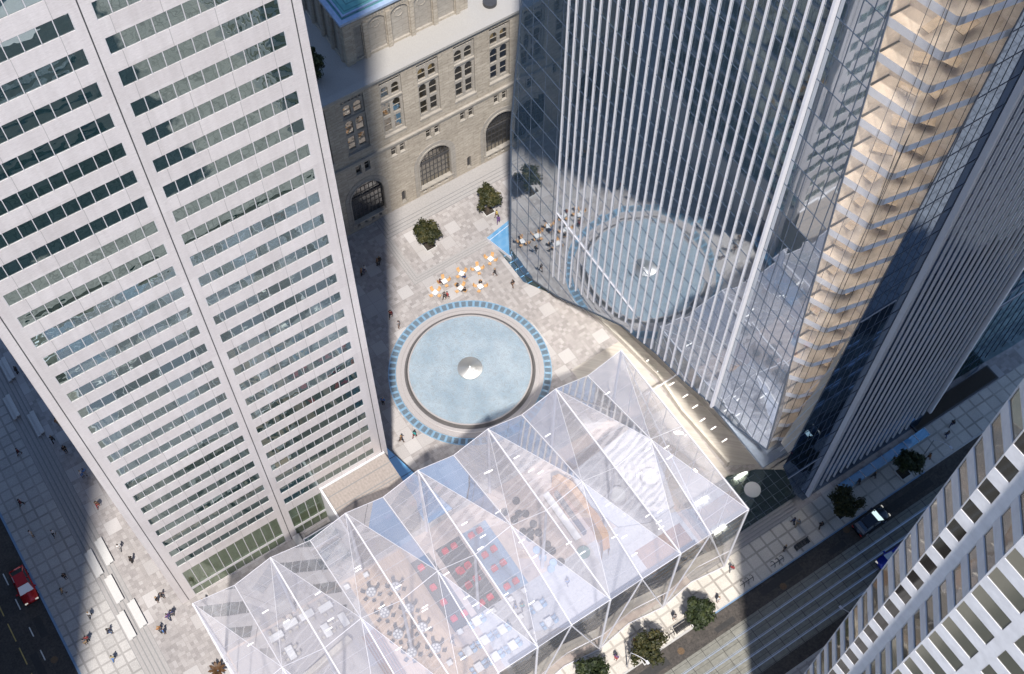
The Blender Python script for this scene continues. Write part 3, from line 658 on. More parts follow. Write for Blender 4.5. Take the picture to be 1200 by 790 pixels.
b.box(px0-.02, px0+1.0, py0-.14, py0+.02, 25.05, pz-.3, 0)
ph = hb(b, 'penthouse', ['hotel_limestone', 'hotel_trim_stone'])
b = MB(); b.box(px0-.3, px1+.3, py0-.3, py0+.25, pz-.02, pz+.3); b.box(px0-.3, px0+.25, py0+.25, py1, pz-.02, pz+.3); b.box(px0+.45, px1, py0+.55, py0+.75, pz+.2, pz+.42); b.box(px0+.5, px0+.7, py0+.75, py1, pz+.2, pz+.42); b.build('gutter', 'gutter_blue_metal', ph)
b = MB(); e = 5.5
P = [(px0+.3, py0+.3, pz+.1), (px1+.1, py0+.3, pz+.1), (px1+.1, py1, pz+.1), (px0+.3, py1, pz+.1), (px0+e, py0+e, pz+2.8), (px1-e, py0+e, pz+2.8), (px1-e, py1-e, pz+2.8), (px0+e, py1-e, pz+2.8)]
b.add(P, [(0, 1, 5, 4), (1, 2, 6, 5), (2, 3, 7, 6), (3, 0, 4, 7), (4, 5, 6, 7)]); b.build('copper_roof', 'copper_roof', ph)

# ------------------------------------------------------------------ glass tower with white fins
GX, GY, GZ = 48.0, 28.0, 125.0
gt = empty('glass_tower', (62, 48, 0), 'tall blue glass tower with white vertical fins and a warmly lit corner', 'glass tower')
PG = (62, 48, 0)
def gb(b, name, mats, parent=None): return b.build(name, mats, parent) if parent else at0(b.build(name, mats, gt), PG)
bot = [(72.35, .4), (69.49, .05), (62.64, 4.25), (54.64, 11.22), (50.93, 14.41), (48.63, 15.45), (45.16, 17.06), (41.02, 18.06), (36.44, 20.0), (33.18, 20.96), (29.05, 23.2)]
edge = lambda z: 29.05+(z-23.2)*(32.77-29.05)/(78.68-23.2)
nwe = lambda z: 72.35 if z < 25 else 72.35-(z-25)*.083
poly = bot+[(edge(GZ), GZ), (nwe(GZ), GZ), (72.35, 25)]
b = MB(); b.add([(GX, y, z) for y, z in poly], [tuple(range(len(poly)))]); gb(b, 'west_glazing', 'blue_curtain_glass')
b = MB()
def wbot(y):
    for (ya, za), (yb, zb) in zip(bot, bot[1:]):
        if yb <= y <= ya: return za+(zb-za)*(y-ya)/(yb-ya)
    return bot[-1][1]
z = 3.0
FL = [4.6+2.9*k for k in range(42)]
for z in FL:                                   # horizontal and vertical joints of the west face
    ys = [y for y in [72.3-.25*i for i in range(176)] if wbot(y) < z and y > edge(z)]
    if ys: b.box(GX-.03, GX+.01, max(edge(z), min(ys)), min(nwe(z), max(ys)), z-.02, z+.02)
for i in range(9):
    y = 35.6-.92*i
    if y > 29.2:
        zt = min(GZ, 23.2+(y-29.05)*(78.68-23.2)/(32.77-29.05)) if y < 32.77*1.1 else GZ
        if y > edge(GZ): zt = GZ
        b.box(GX-.03, GX+.01, y-.025, y+.025, wbot(y), zt)
for i in range(4): y = 71.0-2.26*i; b.box(GX-.03, GX+.01, y-.015, y+.015, wbot(y), 60 if y > 67 else GZ)
for (ya, za), (yb, zb) in zip(bot, bot[1:]): b.bar((GX, ya, za), (GX, yb, zb), .12, .12)
b.bar((GX-.02, 29.05, 23.2), (GX-.02, edge(GZ), GZ), .10, .10); b.bar((GX-.02, 72.35, .4), (GX-.02, 72.35, 25), .12, .12); b.bar((GX-.02, 72.35, 25), (GX-.02, nwe(GZ), GZ), .12, .12)
gb(b, 'west_mullions', 'mullion_blue')
b = MB(); b.bar((GX-.06, 63.4, 20.2), (GX-.06, 49.5, 19.4), .10, .12); gb(b, 'white_transom', 'white_steel')
NF = 25
for i in range(NF+1):
    y = 63.5-(63.5-36.4)*i/NF; th, dp = (.165, .08) if i < NF else (.22, .42)
    if i == 0: th = .16
    zb = 7.4+(63.5-y)*.66 if y > 50.2 else max(wbot(y)+.15, 0)
    b = MB(); b.box(GX-.025-dp, GX-.025, y-th/2, y+th/2, zb, GZ); gb(b, 'fin', 'white_fin')
# south face
L2 = lambda z: 50.3+(z-20)*.0535
sp = [(50.5, 23.0), (50.2, 18.6), (54.7, 5.9), (57.2, .6), (74.0, .6), (74.0, GZ), (L2(GZ), GZ)]
b = MB(); b.add([(x, GY, z) for x, z in sp], [tuple(range(len(sp)))]); gb(b, 'south_glazing', 'navy_glass')
b = MB()
for z in FL:
    x0 = L2(z) if z > 23 else (50.2+(18.6-z)*.354 if z > 5.9 else 55.5)
    b.box(x0, 74, GY-.03, GY+.01, z-.03, z+.03)
for i in range(6): x = 52.2+.92*i; b.box(x-.02, x+.02, GY-.025, GY+.01, 18 if x < 54 else 6, min(GZ, 20+(x-50.3)/.0535))
b.bar((50.5, GY-.02, 23), (L2(GZ), GY-.02, GZ), .08, .08)
gb(b, 'south_mullions', 'mullion_blue')
for xa, xb, z in ((51.8, 55.5, 45), (52, 56.3, 13.4)): b = MB(); b.bar((xa, GY-.05, z), (xb, GY-.05, z), .06, .09); gb(b, 'white_transom', 'white_steel')
for i in range(19):
    x = 57.0+16.95*i/18; th, dp = (.12, .20) if 0 < i < 18 else (.30, .50)
    b = MB(); b.box(x-th/2, x+th/2, GY-.06-dp, GY-.06, 3.0 if i < 16 else 4.5, GZ); gb(b, 'fin', 'white_fin')
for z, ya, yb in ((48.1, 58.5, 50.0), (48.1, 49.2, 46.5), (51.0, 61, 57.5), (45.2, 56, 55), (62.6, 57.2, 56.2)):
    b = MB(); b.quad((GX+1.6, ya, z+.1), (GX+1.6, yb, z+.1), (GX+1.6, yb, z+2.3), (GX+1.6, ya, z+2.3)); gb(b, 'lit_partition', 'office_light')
# recessed teal glass east of the fins
b = MB(); ey = 29.6; b.add([(74.1, ey, 3.5), (90, ey, .4), (95, ey, .4), (95, ey, GZ), (74.1, ey, GZ)], [(0, 1, 2, 3, 4)]); gb(b, 'east_glazing', 'teal_glass')
b = MB()
for z in FL: b.box(74.1, 95, ey-.03, ey+.01, z-.03, z+.03)
for i in range(14): x = 75.2+1.35*i; b.box(x-.03, x+.03, ey-.05, ey+.01, 3.2, GZ)
b.add([(82.5, ey-.1, .3), (84.5, ey-.1, .3), (84.3, ey-.1, 2.2)], [(0, 1, 2)]); gb(b, 'east_mullions', 'mullion_blue')
b = MB(); b.bar((74.3, ey-.1, 19.5), (84, ey-.1, 19.5), .08, .12); gb(b, 'white_transom', 'white_steel')
b = MB(); b.prism([(52.5, 36), (70, 36), (70, 66), (52.5, 66)], 22, GZ); b.prism([(60, 38), (70, 38), (70, 66), (60, 66)], 0, 22); b.prism([(58, 34), (90, 34), (90, 36), (58, 36)], 0, GZ); gb(b, 'core', 'interior_core')
for k, z in enumerate(FL):
    y0 = 36.0
    sx = GX+.35
    if z > 18:                                  # storey slab; the corner stays open and warm
        b = MB(); b.prism([(sx, edge(z)+.1), (52.4, edge(z)+.1), (52.4, nwe(z)-.3), (sx, nwe(z)-.3)], z-.35, z, 0)
        b.prism([(56.3, GY+.3), (90, ey+.3), (90, 33.9), (52.6, 33.9)], z-.35, z, 0); gb(b, 'floor_slab', 'interior_floor_grey')
    elif z > 6:
        yb = next((y for y in [72-.5*i for i in range(90)] if wbot(y) > z), 36)
        b = MB(); b.prism([(sx, yb+.3), (60, yb+.3), (60, 72), (sx, 72)], z-.35, z, 0); gb(b, 'floor_slab', 'interior_floor_grey')
    if z > 24:                                  # lit corner storey
        ye = edge(z)+.05; xe = L2(z)+.1
        b = MB(); c = (48.55, 28.45); f = .5
        b.prism([(GX+.1, ye), (GX+.84, GY+1.05), (GX+1.05, GY+.84), (xe, GY+.14), (xe+.5, GY+.14), (xe+.5, 33.8), (54.5, 36), (GX+.3, 36)], z-.30, z, 0)
        fl = gb(b, 'lit_floor', 'warm_floor')
        b = MB(); E_ = [(GX+.06, ye), (GX+.78, GY+1.02), (GX+1.02, GY+.78), (xe+.1, GY+.08)]
        for (xa, ya), (xb, yb) in zip(E_, E_[1:]): b.add([(xa, ya, z-.42), (xb, yb, z-.42), (xb, yb, z+.30), (xa, ya, z+.30)], [(0, 1, 2, 3)])
        gb(b, 'slab_edge', 'slab_lavender', fl)
        b = MB(); b.quad((GX+.7, GY+2.6, z+2.57), (GX+2.9, GY+.7, z+2.57), (GX+4.4, GY+1.4, z+2.57), (GX+1.5, GY+5, z+2.57)); gb(b, 'ceiling_lamp', 'warm_lamp', fl)
        b = MB(); Wp = [(GX+.15, ye+.25), (GX+1.9, ye+.2), (GX+2.5, GY+2.4), (xe+.3, GY+1.9), (xe+.4, GY+.2)]
        for (xa, ya), (xb, yb) in zip(Wp, Wp[1:]): b.quad((xa, ya, z), (xb, yb, z), (xb, yb, z+2.6), (xa, ya, z+2.6))
        gb(b, 'partition', 'warm_wall', fl)
        rr = random.Random(k)
        for j in range(2):
            x, y = GX+1.35+j*1.5+rr.random()*.3, GY+2.3-j*.9+rr.random()*.3; a, c2 = .45+rr.random()*.35, .25+rr.random()*.2; ang = rr.choice((-.9, .1, -1.2))
            b = MB(); q = [(x+a*math.cos(ang)*s1-c2*math.sin(ang)*s2, y+a*math.sin(ang)*s1+c2*math.cos(ang)*s2) for s1, s2 in ((-1, -1), (1, -1), (1, 1), (-1, 1))]
            b.prism(q, z+.66, z+.72); b.tube((x, y, z), (x, y, z+.66), .05, .05, 6); gb(b, 'table', 'brown_furniture', fl)
b = MB(); b.quad((GX, 29.05, 23.2), (GX+.80, GY+.80, 23.2), (GX+.80, GY+.80, GZ), (GX, edge(GZ), GZ)); b.add([(GX+.82, GY+.79, 23.2), (50.5, GY, 23.0), (L2(GZ), GY, GZ), (GX+.82, GY+.79, GZ)], [(0, 1, 2, 3)])
gb(b, 'corner_glazing', 'clear_corner_glass')
b = MB()
for x, y, zz in ((GX+.3, 30.6, 45), (GX+.52, 29.7, 30), (GX+.79, GY+.79, 24), (49.6, GY+.42, 24), (50.5, GY+.16, 26), (51.5, GY+.1, 44), (52.5, GY+.06, 62)): b.box(x-.015, x+.015, y-.015, y+.015, zz, GZ)
b.bar((GX+.6, 29.4, 28), (GX+.78, 28.8, 70), .04); b.bar((GX+.75, 28.85, 60), (GX+.45, 30.2, 100), .04)
gb(b, 'corner_mullions', 'dark_metal')
b = MB(); b.add([(48.1, GY+.05, 26.5), (50.6, GY+.05, 20.5), (51.4, GY+.05, 44)], [(0, 1, 2)]); b.add([(GX+.05, 29.0, 23.2), (GX+.05, 30.4, 41), (GX+.1, 29.0, 30)], [(0, 1, 2)], 1)
for z in (24, 27, 30, 33, 36): b.bar((48.6, GY+.02, z), (50.9, GY+.02, z+2.2), .05, .05, 2)
gb(b, 'corner_panel', ['warm_wall', 'dark_metal', 'white_steel'])
b = MB(); b.add([(GX+.1, y, z) for y, z in bot[1:]]+[(57.5, y, max(z, 3)) for y, z in bot[1:]], [(i, i+1, len(bot)+i, len(bot)-1+i) for i in range(len(bot)-2)]); gb(b, 'soffit', 'cream_stone')
for (ya, za), (yb, zb) in zip(bot[2:], bot[3:]):
    b = MB(); y = (ya+yb)/2; z = (za+zb)/2-.25
    for x in (50.0, 54.5): b.box(x-.9, x+.9, y-.18, y+.18, z-.04, z)
    gb(b, 'soffit_lamp', 'soffit_light')
b = MB(); b.quad((57.6, 36, 0), (57.6, 69, 0), (57.6, 69, 22), (57.6, 36, 22)); b.quad((57.6, 36, 0), (66, 33.5, 0), (66, 33.5, 22), (57.6, 36, 22)); gb(b, 'lobby_glazing', 'lobby_glass')
# lobby floor bands below the raised corner
b = MB()
for i in range(5): b.prism([(56.2+.1*i, 32.2+i*.85), (60.5, 32.2+i*.85), (60.5, 32.9+i*.85), (56.2+.1*i, 32.9+i*.85)], .05, .3+.12*i)
gb(b, 'entrance_steps', 'cream_stone')
# roof glass terrace at the foot of the tower: dark glazed floor, round roof light
dk = empty('glazed_terrace', (53.5, 31, 0), 'dark glazed floor with a round roof light at the corner of the blue tower', 'glazed floor')
b = MB(); b.prism([(46, 28.9), (58.6, 28.9), (58.6, 30.4), (57.6, 32.2), (55.2, 33.8), (52.2, 34.8), (46, 34.8)], .41, .5); at0(b.build('floor_panel', 'dark_floor_glass', dk), (53.5, 31, 0))
b = MB()
for i in range(12): x = 46.6+i*1.03; b.box(x-.03, x+.03, 28.9, min(34.7, 34.8 if x < 52 else 34.8-(x-52)*.42), .5, .53)
for i in range(6): y = 29.3+i*1.02; b.box(46, min(58.5, 58.5 if y < 31 else 58.5-(y-31)*1.6), y-.03, y+.03, .5, .528)
at0(b.build('frame', 'mullion_blue', dk), (53.5, 31, 0))
b = MB(); b.tube((53.4, 32.05, .5), (53.4, 32.05, .62), .92, .92, 36); at0(b.build('roof_light', 'white_plastic', dk), (53.5, 31, 0))
# cream walls and the sunk passage beside the tower
for nm, lab, A, wd, hh in (('passage_wall', 'long cream stone wall between the plaza and the sunk passage', [(51.0, 63.6), (52.3, 54.8), (53.0, 49.0), (52.6, 44), (53.0, 36.0)], .28, .9),
                       ('ledge_wall', 'cream stone ledge directly below the finned glass face', [(53.35, 58.6), (54.0, 53.3), (55.0, 46.6), (55.9, 39.0), (57.2, 33.6)], .75, 1.3)):
    b = MB()
    for (xa, ya), (xb, yb) in zip(A, A[1:]): b.add([(xa, ya, .0), (xa+wd, ya, .0), (xb+wd, yb, 0), (xb, yb, 0), (xa, ya, hh), (xa+wd, ya, hh), (xb+wd, yb, hh), (xb, yb, hh)], [(0, 1, 2, 3), (4, 5, 6, 7), (0, 4, 7, 3), (1, 5, 6, 2), (0, 1, 5, 4), (3, 2, 6, 7)])
    tag(b.build(nm, 'cream_stone'), lab, 'low wall')
b = MB(); b.prism([(51.4, 63.2), (52.7, 54.8), (53.4, 49.0), (53.1, 36.0), (57.2, 33.6), (55.9, 39), (55, 46.6), (54, 53.3), (53.3, 58.6)], .006, .02); structure(b.build('passage_floor', 'passage_stone'))
for i, (x, y) in enumerate(((54.4, 45.5), (54.5, 43.8), (54.6, 40.5), (53.3, 51.6), (53.3, 49.8), (54.0, 47.6), (54.2, 42.0), (54.7, 38.6))):  # glowing bars painted in for soffit lamps mirrored in the floor
    b = MB(); b.box(x-.36, x+.36, y-.05, y+.05, .021, .05, 0); b.box(x-.42, x+.42, y-.09, y+.09, .0205, .03, 1)
    tag(b.build('bar_reflection', ['lamp_white', 'mullion_grey']), 'glowing white bar painted as a soffit light mirrored in the passage floor', 'painted reflection', 'bar reflections in the passage floor')
b = MB(); b.bar((49.6, 47.2, 2.6), (55.4, 47.2, 3.0), .14, .14); b.bar((50.2, 47.2, 0), (50.2, 47.2, 2.62), .1); b.bar((55.2, 47.2, 0), (55.2, 47.2, 3), .1); b.bar((51.0, 46.6, 0), (50.2, 47.2, 2.5), .06)
tag(b.build('steel_portal', 'white_steel'), 'thin white steel portal spanning the passage beside the glass roof', 'portal')
# glass floor lights under the north end of the face, blue glass strips
b = MB(); b.prism([(47.35, 68.5), (47.3, 75.9), (51.2, 76.5), (53.5, 68.5), (51.2, 62.8), (49.6, 64.6)], .012, .03, 0)
for i in range(11):
    y = 75.2-1.2*i; x0 = 47.4 if y > 68.5 else 47.4+(68.5-y)*.52; b.box(x0, 53.2, y-.05, y+.05, .031, .06, 1)
tag(b.build('floor_glazing', ['dark_floor_glass', 'skyblue_glass']), 'dark glass floor with pale blue bars under the tower edge near the cafe tables', 'glass floor')
b = MB(); b.prism([(46.9, 75.9), (47.9, 71.9), (48.0, 72.4), (50.6, 76.6)], .55, .62, 0); b.bar((46.9, 75.9, .3), (47.9, 71.9, .3), .05, .6, 1); b.bar((47.0, 75.4, .63), (50.2, 76, .63), .05, .05, 1)
tag(b.build('glass_canopy', ['skyblue_glass', 'white_steel']), 'sky blue glass canopy at the north corner of the finned tower', 'canopy')
b = MB(); b.box(61.5, 74.4, 26.3, 27.35, .5, .58, 0)
for i in range(9): x = 61.6+1.59*i; b.box(x-.04, x+.04, 26.3, 27.35, .58, .62, 1); b.box(x-.04, x+.04, 26.35, 26.45, .0, .5, 1)
tag(b.build('glass_canopy', ['skyblue_glass', 'white_steel']), 'long sky blue glass canopy over the south pavement below the fins', 'canopy')
b = MB(); b.box(73.4, 86, 27.45, 29.4, .0, .35, 0); b.box(73.6, 85.8, 27.6, 29.3, .35, .37, 1); tag(b.build('planting_bed', ['dark_metal', 'soil']), 'long dark planting bed at the foot of the teal glass', 'planter')
# ------------------------------------------------------------------ ribbed white building on the south side of the street
wb = empty('white_building', (45, -2, 0), 'white concrete building with bands of deep-set windows, across the street', 'building')
PB = (45, -2, 0); WZ = 122.0
PATH = [(75.0, 11.1), (38.0, 11.1), (36.4, 9.14), (36.4, 7.3), (34.9, 5.5), (34.9, -24.0)]
def face_map(A, B):
    A, B = Vector(A), Vector(B); d = (B-A).normalized(); n = Vector((-d.y, d.x))
    return (lambda u, v, w: (A.x+d.x*u+n.x*w, A.y+d.y*u+n.y*w, v)), (B-A).length
b = MB(); wins = []
for i, (A, B) in enumerate(zip(PATH, PATH[1:])):
    M, L = face_map(A, B); hs = []
    if i == 0: us = [(.8+3.4*k, 3.4+3.4*k) for k in range(10)]
    elif i in (1, 3): us = [(.03, L-.05)]
    elif i == 2: us = [(.02, 1.14)]
    else: us = [(.08+3.42*k, 2.68+3.42*k) for k in range(8)]
    for f in range(40):
        z = 2.2+2.9*f+.08-(.04 if i in (1, 3) else 0)
        if z+1.9 > WZ-1: continue
        for u in us:
            h = (u[0], u[1], z, z+(1.66 if i in (1, 3) else 1.6)); hs.append(h); wins.append((i, f, M, h))
    wall(b, M, 0, L, 0, WZ, hs, .09 if i in (1, 3) else .06)
b.prism([(74, 10.2), (38.8, 10.2), (37.4, 8.6), (37.4, 6.9), (36.1, 5.1), (36.1, -24), (74, -24)], 0, WZ-.1)
at0(b.build('wall', 'white_concrete', wb), PB)
rest = MB(); nfull = 0
def win_geo(m, i, M, h):
    glazing(m, M, h, .08 if i in (1, 3) else .045, 1, 1, .03)
for i, f, M, h in wins:
    mats = [('olive_window_glass', 'brown_reflection_glass', 'black_window_glass', 'brown_reflection_glass', 'olive_window_glass')[i], 'mullion_grey']  # brown and black faces hold their reflections as glass colour
    z = h[2]
    vis = (i == 1 and 14 < z < 80) or (i == 2 and 20 < z < 82) or (i == 3 and z > 46) or (i == 4 and z > 48 and h[0] < 4)
    if vis and nfull < 96:
        m = MB(); win_geo(m, i, M, h); at0(m.build('window', mats, wb), PB); nfull += 1
    else:
        o = len(rest.m); win_geo(rest, i, M, h)
o = at0(rest.build('far_windows', ['olive_window_glass', 'mullion_grey'], wb), PB); o['kind'] = 'stuff'
# unseen neighbours: a tower known by its shade, a block added for grey reflections
for nm, lab, x0, x1, y0, y1, h in (('neighbour_tower', 'dark office tower on the far side of the western street', -70, -32, 28.5, 120, 112), ('reflection_block', 'unseen grey low block added across the southern street to grey the window reflections', -45, 16, -60, -4, 24)):
    t_ = empty(nm, ((x0+x1)/2, (y0+y1)/2, 0), lab, 'building'); P_ = ((x0+x1)/2, (y0+y1)/2, 0)
    b = MB(); M = MS(y0); M2 = lambda u, v, w, X=x1: (X-w, u, v)
    M3 = lambda u, v, w, Y=y1: (u, Y-w, v)
    hs = [(x0+1, x1-1, z, z+1.7) for z in [3+3.4*k for k in range(int((h-5)/3.4))]]
    h2 = [(y0+1, y1-1, a[2], a[3]) for a in hs]
    wall(b, M, x0, x1, 0, h, hs, .3); wall(b, M2, y0, y1, 0, h, h2, .3); wall(b, M3, x0, x1, 0, h, hs, .3)
    b.quad((x0, y0, 0), (x0, y1, 0), (x0, y1, h), (x0, y0, h)); b.quad((x0, y0, h), (x1, y0, h), (x1, y1, h), (x0, y1, h)); b.box(x0+6, x1-6, y0+6, y1-6, h, h+3)
    at0(b.build('wall', 'white_concrete' if h < 50 else 'grey_metal', t_), P_)
    b = MB()
    for a, c in zip(hs, h2):
        for MM, hh in ((M, a), (M3, a), (M2, c)): b.quad(MM(hh[0], hh[2], .25), MM(hh[1], hh[2], .25), MM(hh[1], hh[3], .25), MM(hh[0], hh[3], .25))
    at0(b.build('window_bands', 'navy_glass', t_), P_)

# ------------------------------------------------------------------ fountain
FC = (35.5, 61.8)
fo = empty('fountain', (FC[0], FC[1], 0), 'large round fountain with a shiny steel cone at the centre of its pool', 'fountain')
PF = (FC[0], FC[1], 0)
b = MB(); b.lathe([(8.55, .0), (8.55, .10), (8.05, .10), (8.05, .22), (7.95, .26), (7.60, .26), (7.58, .20)], FC, 96); at0(b.build('stone_steps', 'fountain_stone', fo), PF)
b = MB(); b.lathe([(7.59, .21), (7.40, .21), (7.26, .40), (7.22, .5)], FC, 96); at0(b.build('dark_rim', 'fountain_dark_stone', fo), PF)
b = MB(); b.lathe([(7.22, .5), (7.20, .54), (7.05, .54), (7.04, .40)], FC, 96); at0(b.build('pool_edge', 'fountain_stone', fo), PF)
b = MB(); b.lathe([(7.05, .46), (5, .46), (3, .46), (.02, .46)], FC, 96); at0(b.build('water', 'fountain_water', fo), PF)
b = MB(); b.lathe([(1.30, .46), (1.46, .60), (1.46, .70), (1.40, .76), (.14, 1.12), (.12, 1.2), (.001, 1.22)], FC, 48); at0(b.build('cone', 'polished_steel', fo, True), PF)
b = MB(); n = 72
for i in range(n):
    a0, a1 = 2*math.pi*(i+.17)/n, 2*math.pi*(i+.83)/n; am = 2*math.pi*i/n; aa = 2*math.pi*(i-.17)/n
    pt = lambda r, a, z: (FC[0]+r*math.cos(a), FC[1]+r*math.sin(a), z)
    b.add([pt(8.68, a0, .012), pt(9.38, a0, .012), pt(9.38, a1, .012), pt(8.68, a1, .012)], [(0, 1, 2, 3)], 0)
    b.add([pt(8.6, aa, .009), pt(9.5, aa, .009), pt(9.5, a1, .009), pt(8.6, a1, .009)], [(0, 1, 2, 3)], 1)
at0(b.build('skylight_ring', ['ring_grey_stone', 'ring_skylight'], fo), PF)

# ------------------------------------------------------------------ glass pavilion
pv = empty('glass_pavilion', (21, 37, 0), 'folded glass roof pavilion on white ribs over a busy hall, between fountain and street', 'pavilion')
PP_ = (21, 37, 0)
def pb(b, name, mats, sm=False): return at0(b.build(name, mats, pv, sm), PP_)
YN, YM, YS = 47.9, 37.5, 26.85
X = [-3.4+4.075*k for k in range(13)]
EN = {k: Vector((X[k], YN, 16.2)) for k in range(0, 13, 2)}; EM = {k: Vector((X[k], YM, 16.3)) for k in EN}; ES = {k: Vector((X[k], YS, 16.4)) for k in EN}
ON = {k: Vector((X[k], YN, 14.8)) for k in range(1, 13, 2)}; OJ = {k: Vector((X[k], YM, 18.1)) for k in ON}; OS = {k: Vector((X[k], YS+.35, 14.9)) for k in ON}
for k in ON:
    for e in (k-1, k+1):
        for T in ((EN[e], ON[k], OJ[k]), (EN[e], OJ[k], EM[e]), (EM[e], OJ[k], ES[e]), (ES[e], OJ[k], OS[k])):
            b = MB(); b.tri(*T); pb(b, 'roof_panel', 'pavilion_glass')
for k in EN:
    b = MB(); b.bar(EN[k], ES[k], .13, .2); pb(b, 'roof_rib', 'white_steel')
for k in ON:
    b = MB(); b.bar(ON[k], OJ[k], .09, .14); b.bar(OJ[k], OS[k], .09, .14); pb(b, 'roof_rib', 'white_steel')
    b = MB()
    for e in (k-1, k+1):
        b.bar(EN[e], OJ[k], .035, .05); b.bar(ES[e], OJ[k], .035, .05); b.bar(EM[e], OJ[k], .05, .06); b.bar(EN[e], ON[k], .05); b.bar(ES[e], OS[k], .06)
    pb(b, 'hip_bars', 'white_steel')
    b = MB()
    for j in range(1, 12):
        y = YN+(YS-YN)*j/12
        if j == 6: continue
        f = (YN-y)/(YN-YM) if y > YM else (YM-y)/(YM-YS)
        zo = ON[k].z+(OJ[k].z-ON[k].z)*f if y > YM else OJ[k].z+(OS[k].z-OJ[k].z)*f
        for e in (k-1, k+1): b.bar((X[e], y, 16.0), (X[k], y, min(zo, 16.3)-.25), .022, .03)
    pb(b, 'purlins', 'white_steel')
for k in EN:
    b = MB(); b.tube((X[k], YN-.1, 0), (X[k], YN-.1, 16.1), .17, .13, 10); pb(b, 'column', 'white_steel')
    if 0 < k < 12: b = MB(); b.tube((X[k], YM, 0), (X[k], YM, 16.1), .19, .13, 10); pb(b, 'column', 'white_steel')
    b = MB(); b.tube((X[k], YS+.05, 0), (X[k], YS+.05, 16.2), .14, .12, 10); pb(b, 'column', 'white_steel')
for k in range(12):                      # glazed street front and plaza front
    za, zb = (16.4, 14.9) if k % 2 == 0 else (14.9, 16.4); ya, yb = (YS, YS+.55) if k % 2 == 0 else (YS+.55, YS)
    b = MB(); b.quad((X[k], ya, 0), (X[k+1], yb, 0), (X[k+1], YS+(.35 if k % 2 == 0 else 0), zb), (X[k], YS+(.35 if k % 2 else 0), za)); pb(b, 'front_glass', 'pavilion_wall_glass')
    b = MB()
    e = k if k % 2 == 0 else k+1; o = k+1 if k % 2 == 0 else k
    b.bar((X[e], YS-.02, .1), (X[o], YS+.35, 14.8), .12, .12); b.bar((X[e], YS, .1), (X[o], YS+.55, .1), .08, .3)
    b.bar((X[e], YS-.01, 5.2), (X[o], YS+.5, 5.0), .05); pb(b, 'front_brace', 'white_steel')
    zn = (16.2, 14.8) if k % 2 == 0 else (14.8, 16.2)
    if k % 2 == 0 or True:
        b = MB(); b.quad((X[k], YN-.02, 3.2), (X[k+1], YN-.02, 3.2), (X[k+1], YN-.02, zn[1]), (X[k], YN-.02, zn[0])); pb(b, 'plaza_glass', 'pavilion_wall_glass')
    b = MB(); y0, y1 = (YS+.9, YS+1.5) if k % 2 == 0 else (YS+1.5, YS+.9)
    for j in range(5): b.add([(X[k], y0+.0, .92*j), (X[k+1], y1, .92*j), (X[k+1], y1+.02*j, .92*j+.84), (X[k], y0+.02*j, .92*j+.84)], [(0, 1, 2, 3)], 0)
    b.add([(X[k], y0+.12, .02), (X[k+1], y1+.12, .02), (X[k+1], y1+.12, 4.5), (X[k], y0+.12, 4.5)], [(0, 1, 2, 3)], 1)
    pb(b, 'plinth', ['cream_stone', 'warm_wall'])
for xx, nm in ((X[0], 'end_glass'), (X[12], 'end_glass')):
    b = MB(); b.quad((xx, YS, 0), (xx, YN, 0), (xx, YN, 16.1), (xx, YS, 16.2)); pb(b, nm, 'pavilion_wall_glass')
    b = MB()
    for i in range(1, 8): y = YS+(YN-YS)*i/8; b.bar((xx, y, 0), (xx, y, 16.1), .06)
    b.bar((xx, YS, .2), (xx, YN, 16), .1); pb(b, 'end_mullions', 'white_steel')
b = MB(); b.box(X[0]+.05, X[12]-.05, YS+.6, YN-.05, .004, .02); pb(b, 'floor', 'pavilion_floor')
b = MB(); b.prism([(-3.2, 47.6), (10.9, 47.6), (10.9, 28.5), (-3.2, 28.5)], .0205, .0215); pb(b, 'grey_floor', 'fountain_stone')
b = MB(); b.prism([(11.0, 47.6), (17.6, 47.6), (17.6, 31.0), (11.0, 31.0)], .021, .026); pb(b, 'wood_floor', 'warm_wood_floor')
b = MB(); b.prism([(20.0, 36.9), (45.0, 36.9), (45, 28.6), (20, 28.6)], .0215, .027); pb(b, 'pale_floor', 'slab_white')
b = MB(); b.prism([(34.6, 44.6), (44.8, 44.6), (44.8, 40.5), (34.6, 40.5)], .022, .0275); pb(b, 'dark_wood_floor', 'brown_wood')
b = MB(); b.prism([(38.5, 33.5), (44.5, 33.5), (44.5, 29.5), (38.5, 29.5)], .0275, .0325); pb(b, 'dark_wood_floor', 'brown_wood')
b = MB(); b.prism([(35.6, 42.2), (44.4, 43.0), (44.9, 40.6), (43.6, 36), (42.6, 33.3), (39.5, 33.2), (36.4, 34.6), (35.4, 38)], 7.7, 8.0, 0)
for i in range(7): r0, r1 = 2.6+.75*i, 2.95+.75*i; b.add([(35.9+r*math.cos(a), 41.6+r*math.sin(a), 8.004) for r in (r0, r1) for a in [(-1.35+1.05*q/10) for q in range(11)]], [(q, q+1, 12+q, 11+q) for q in range(10)], 1)
pb(b, 'mezzanine', ['slab_white', 'mullion_grey'])
for x, y in ((38.15, 37.2), (42.1, 37.05)):
    b = MB(); b.tube((x, y, 8.0), (x, y, 9.0), .92, .92, 40, 0); b.tube((x, y, 9.0), (x, y, 9.03), .74, .74, 40, 1); pb(b, 'roof_drum', ['mullion_grey', 'white_plastic'])
b = MB(); A = [(35.2, 44.6), (35.9, 43.0), (36.0, 40.6), (36.0, 38.0), (35.7, 36.0), (34.9, 34.6)]
for (xa, ya), (xb, yb) in zip(A, A[1:]): b.add([(xa, ya, 0.03), (xb, yb, .03), (xb+.9, yb, .03), (xa+.9, ya, .03), (xa, ya, 3.1), (xb, yb, 3.1), (xb+.9, yb, 2.7), (xa+.9, ya, 2.7)], [(4, 5, 6, 7), (0, 1, 5, 4), (3, 2, 6, 7)])
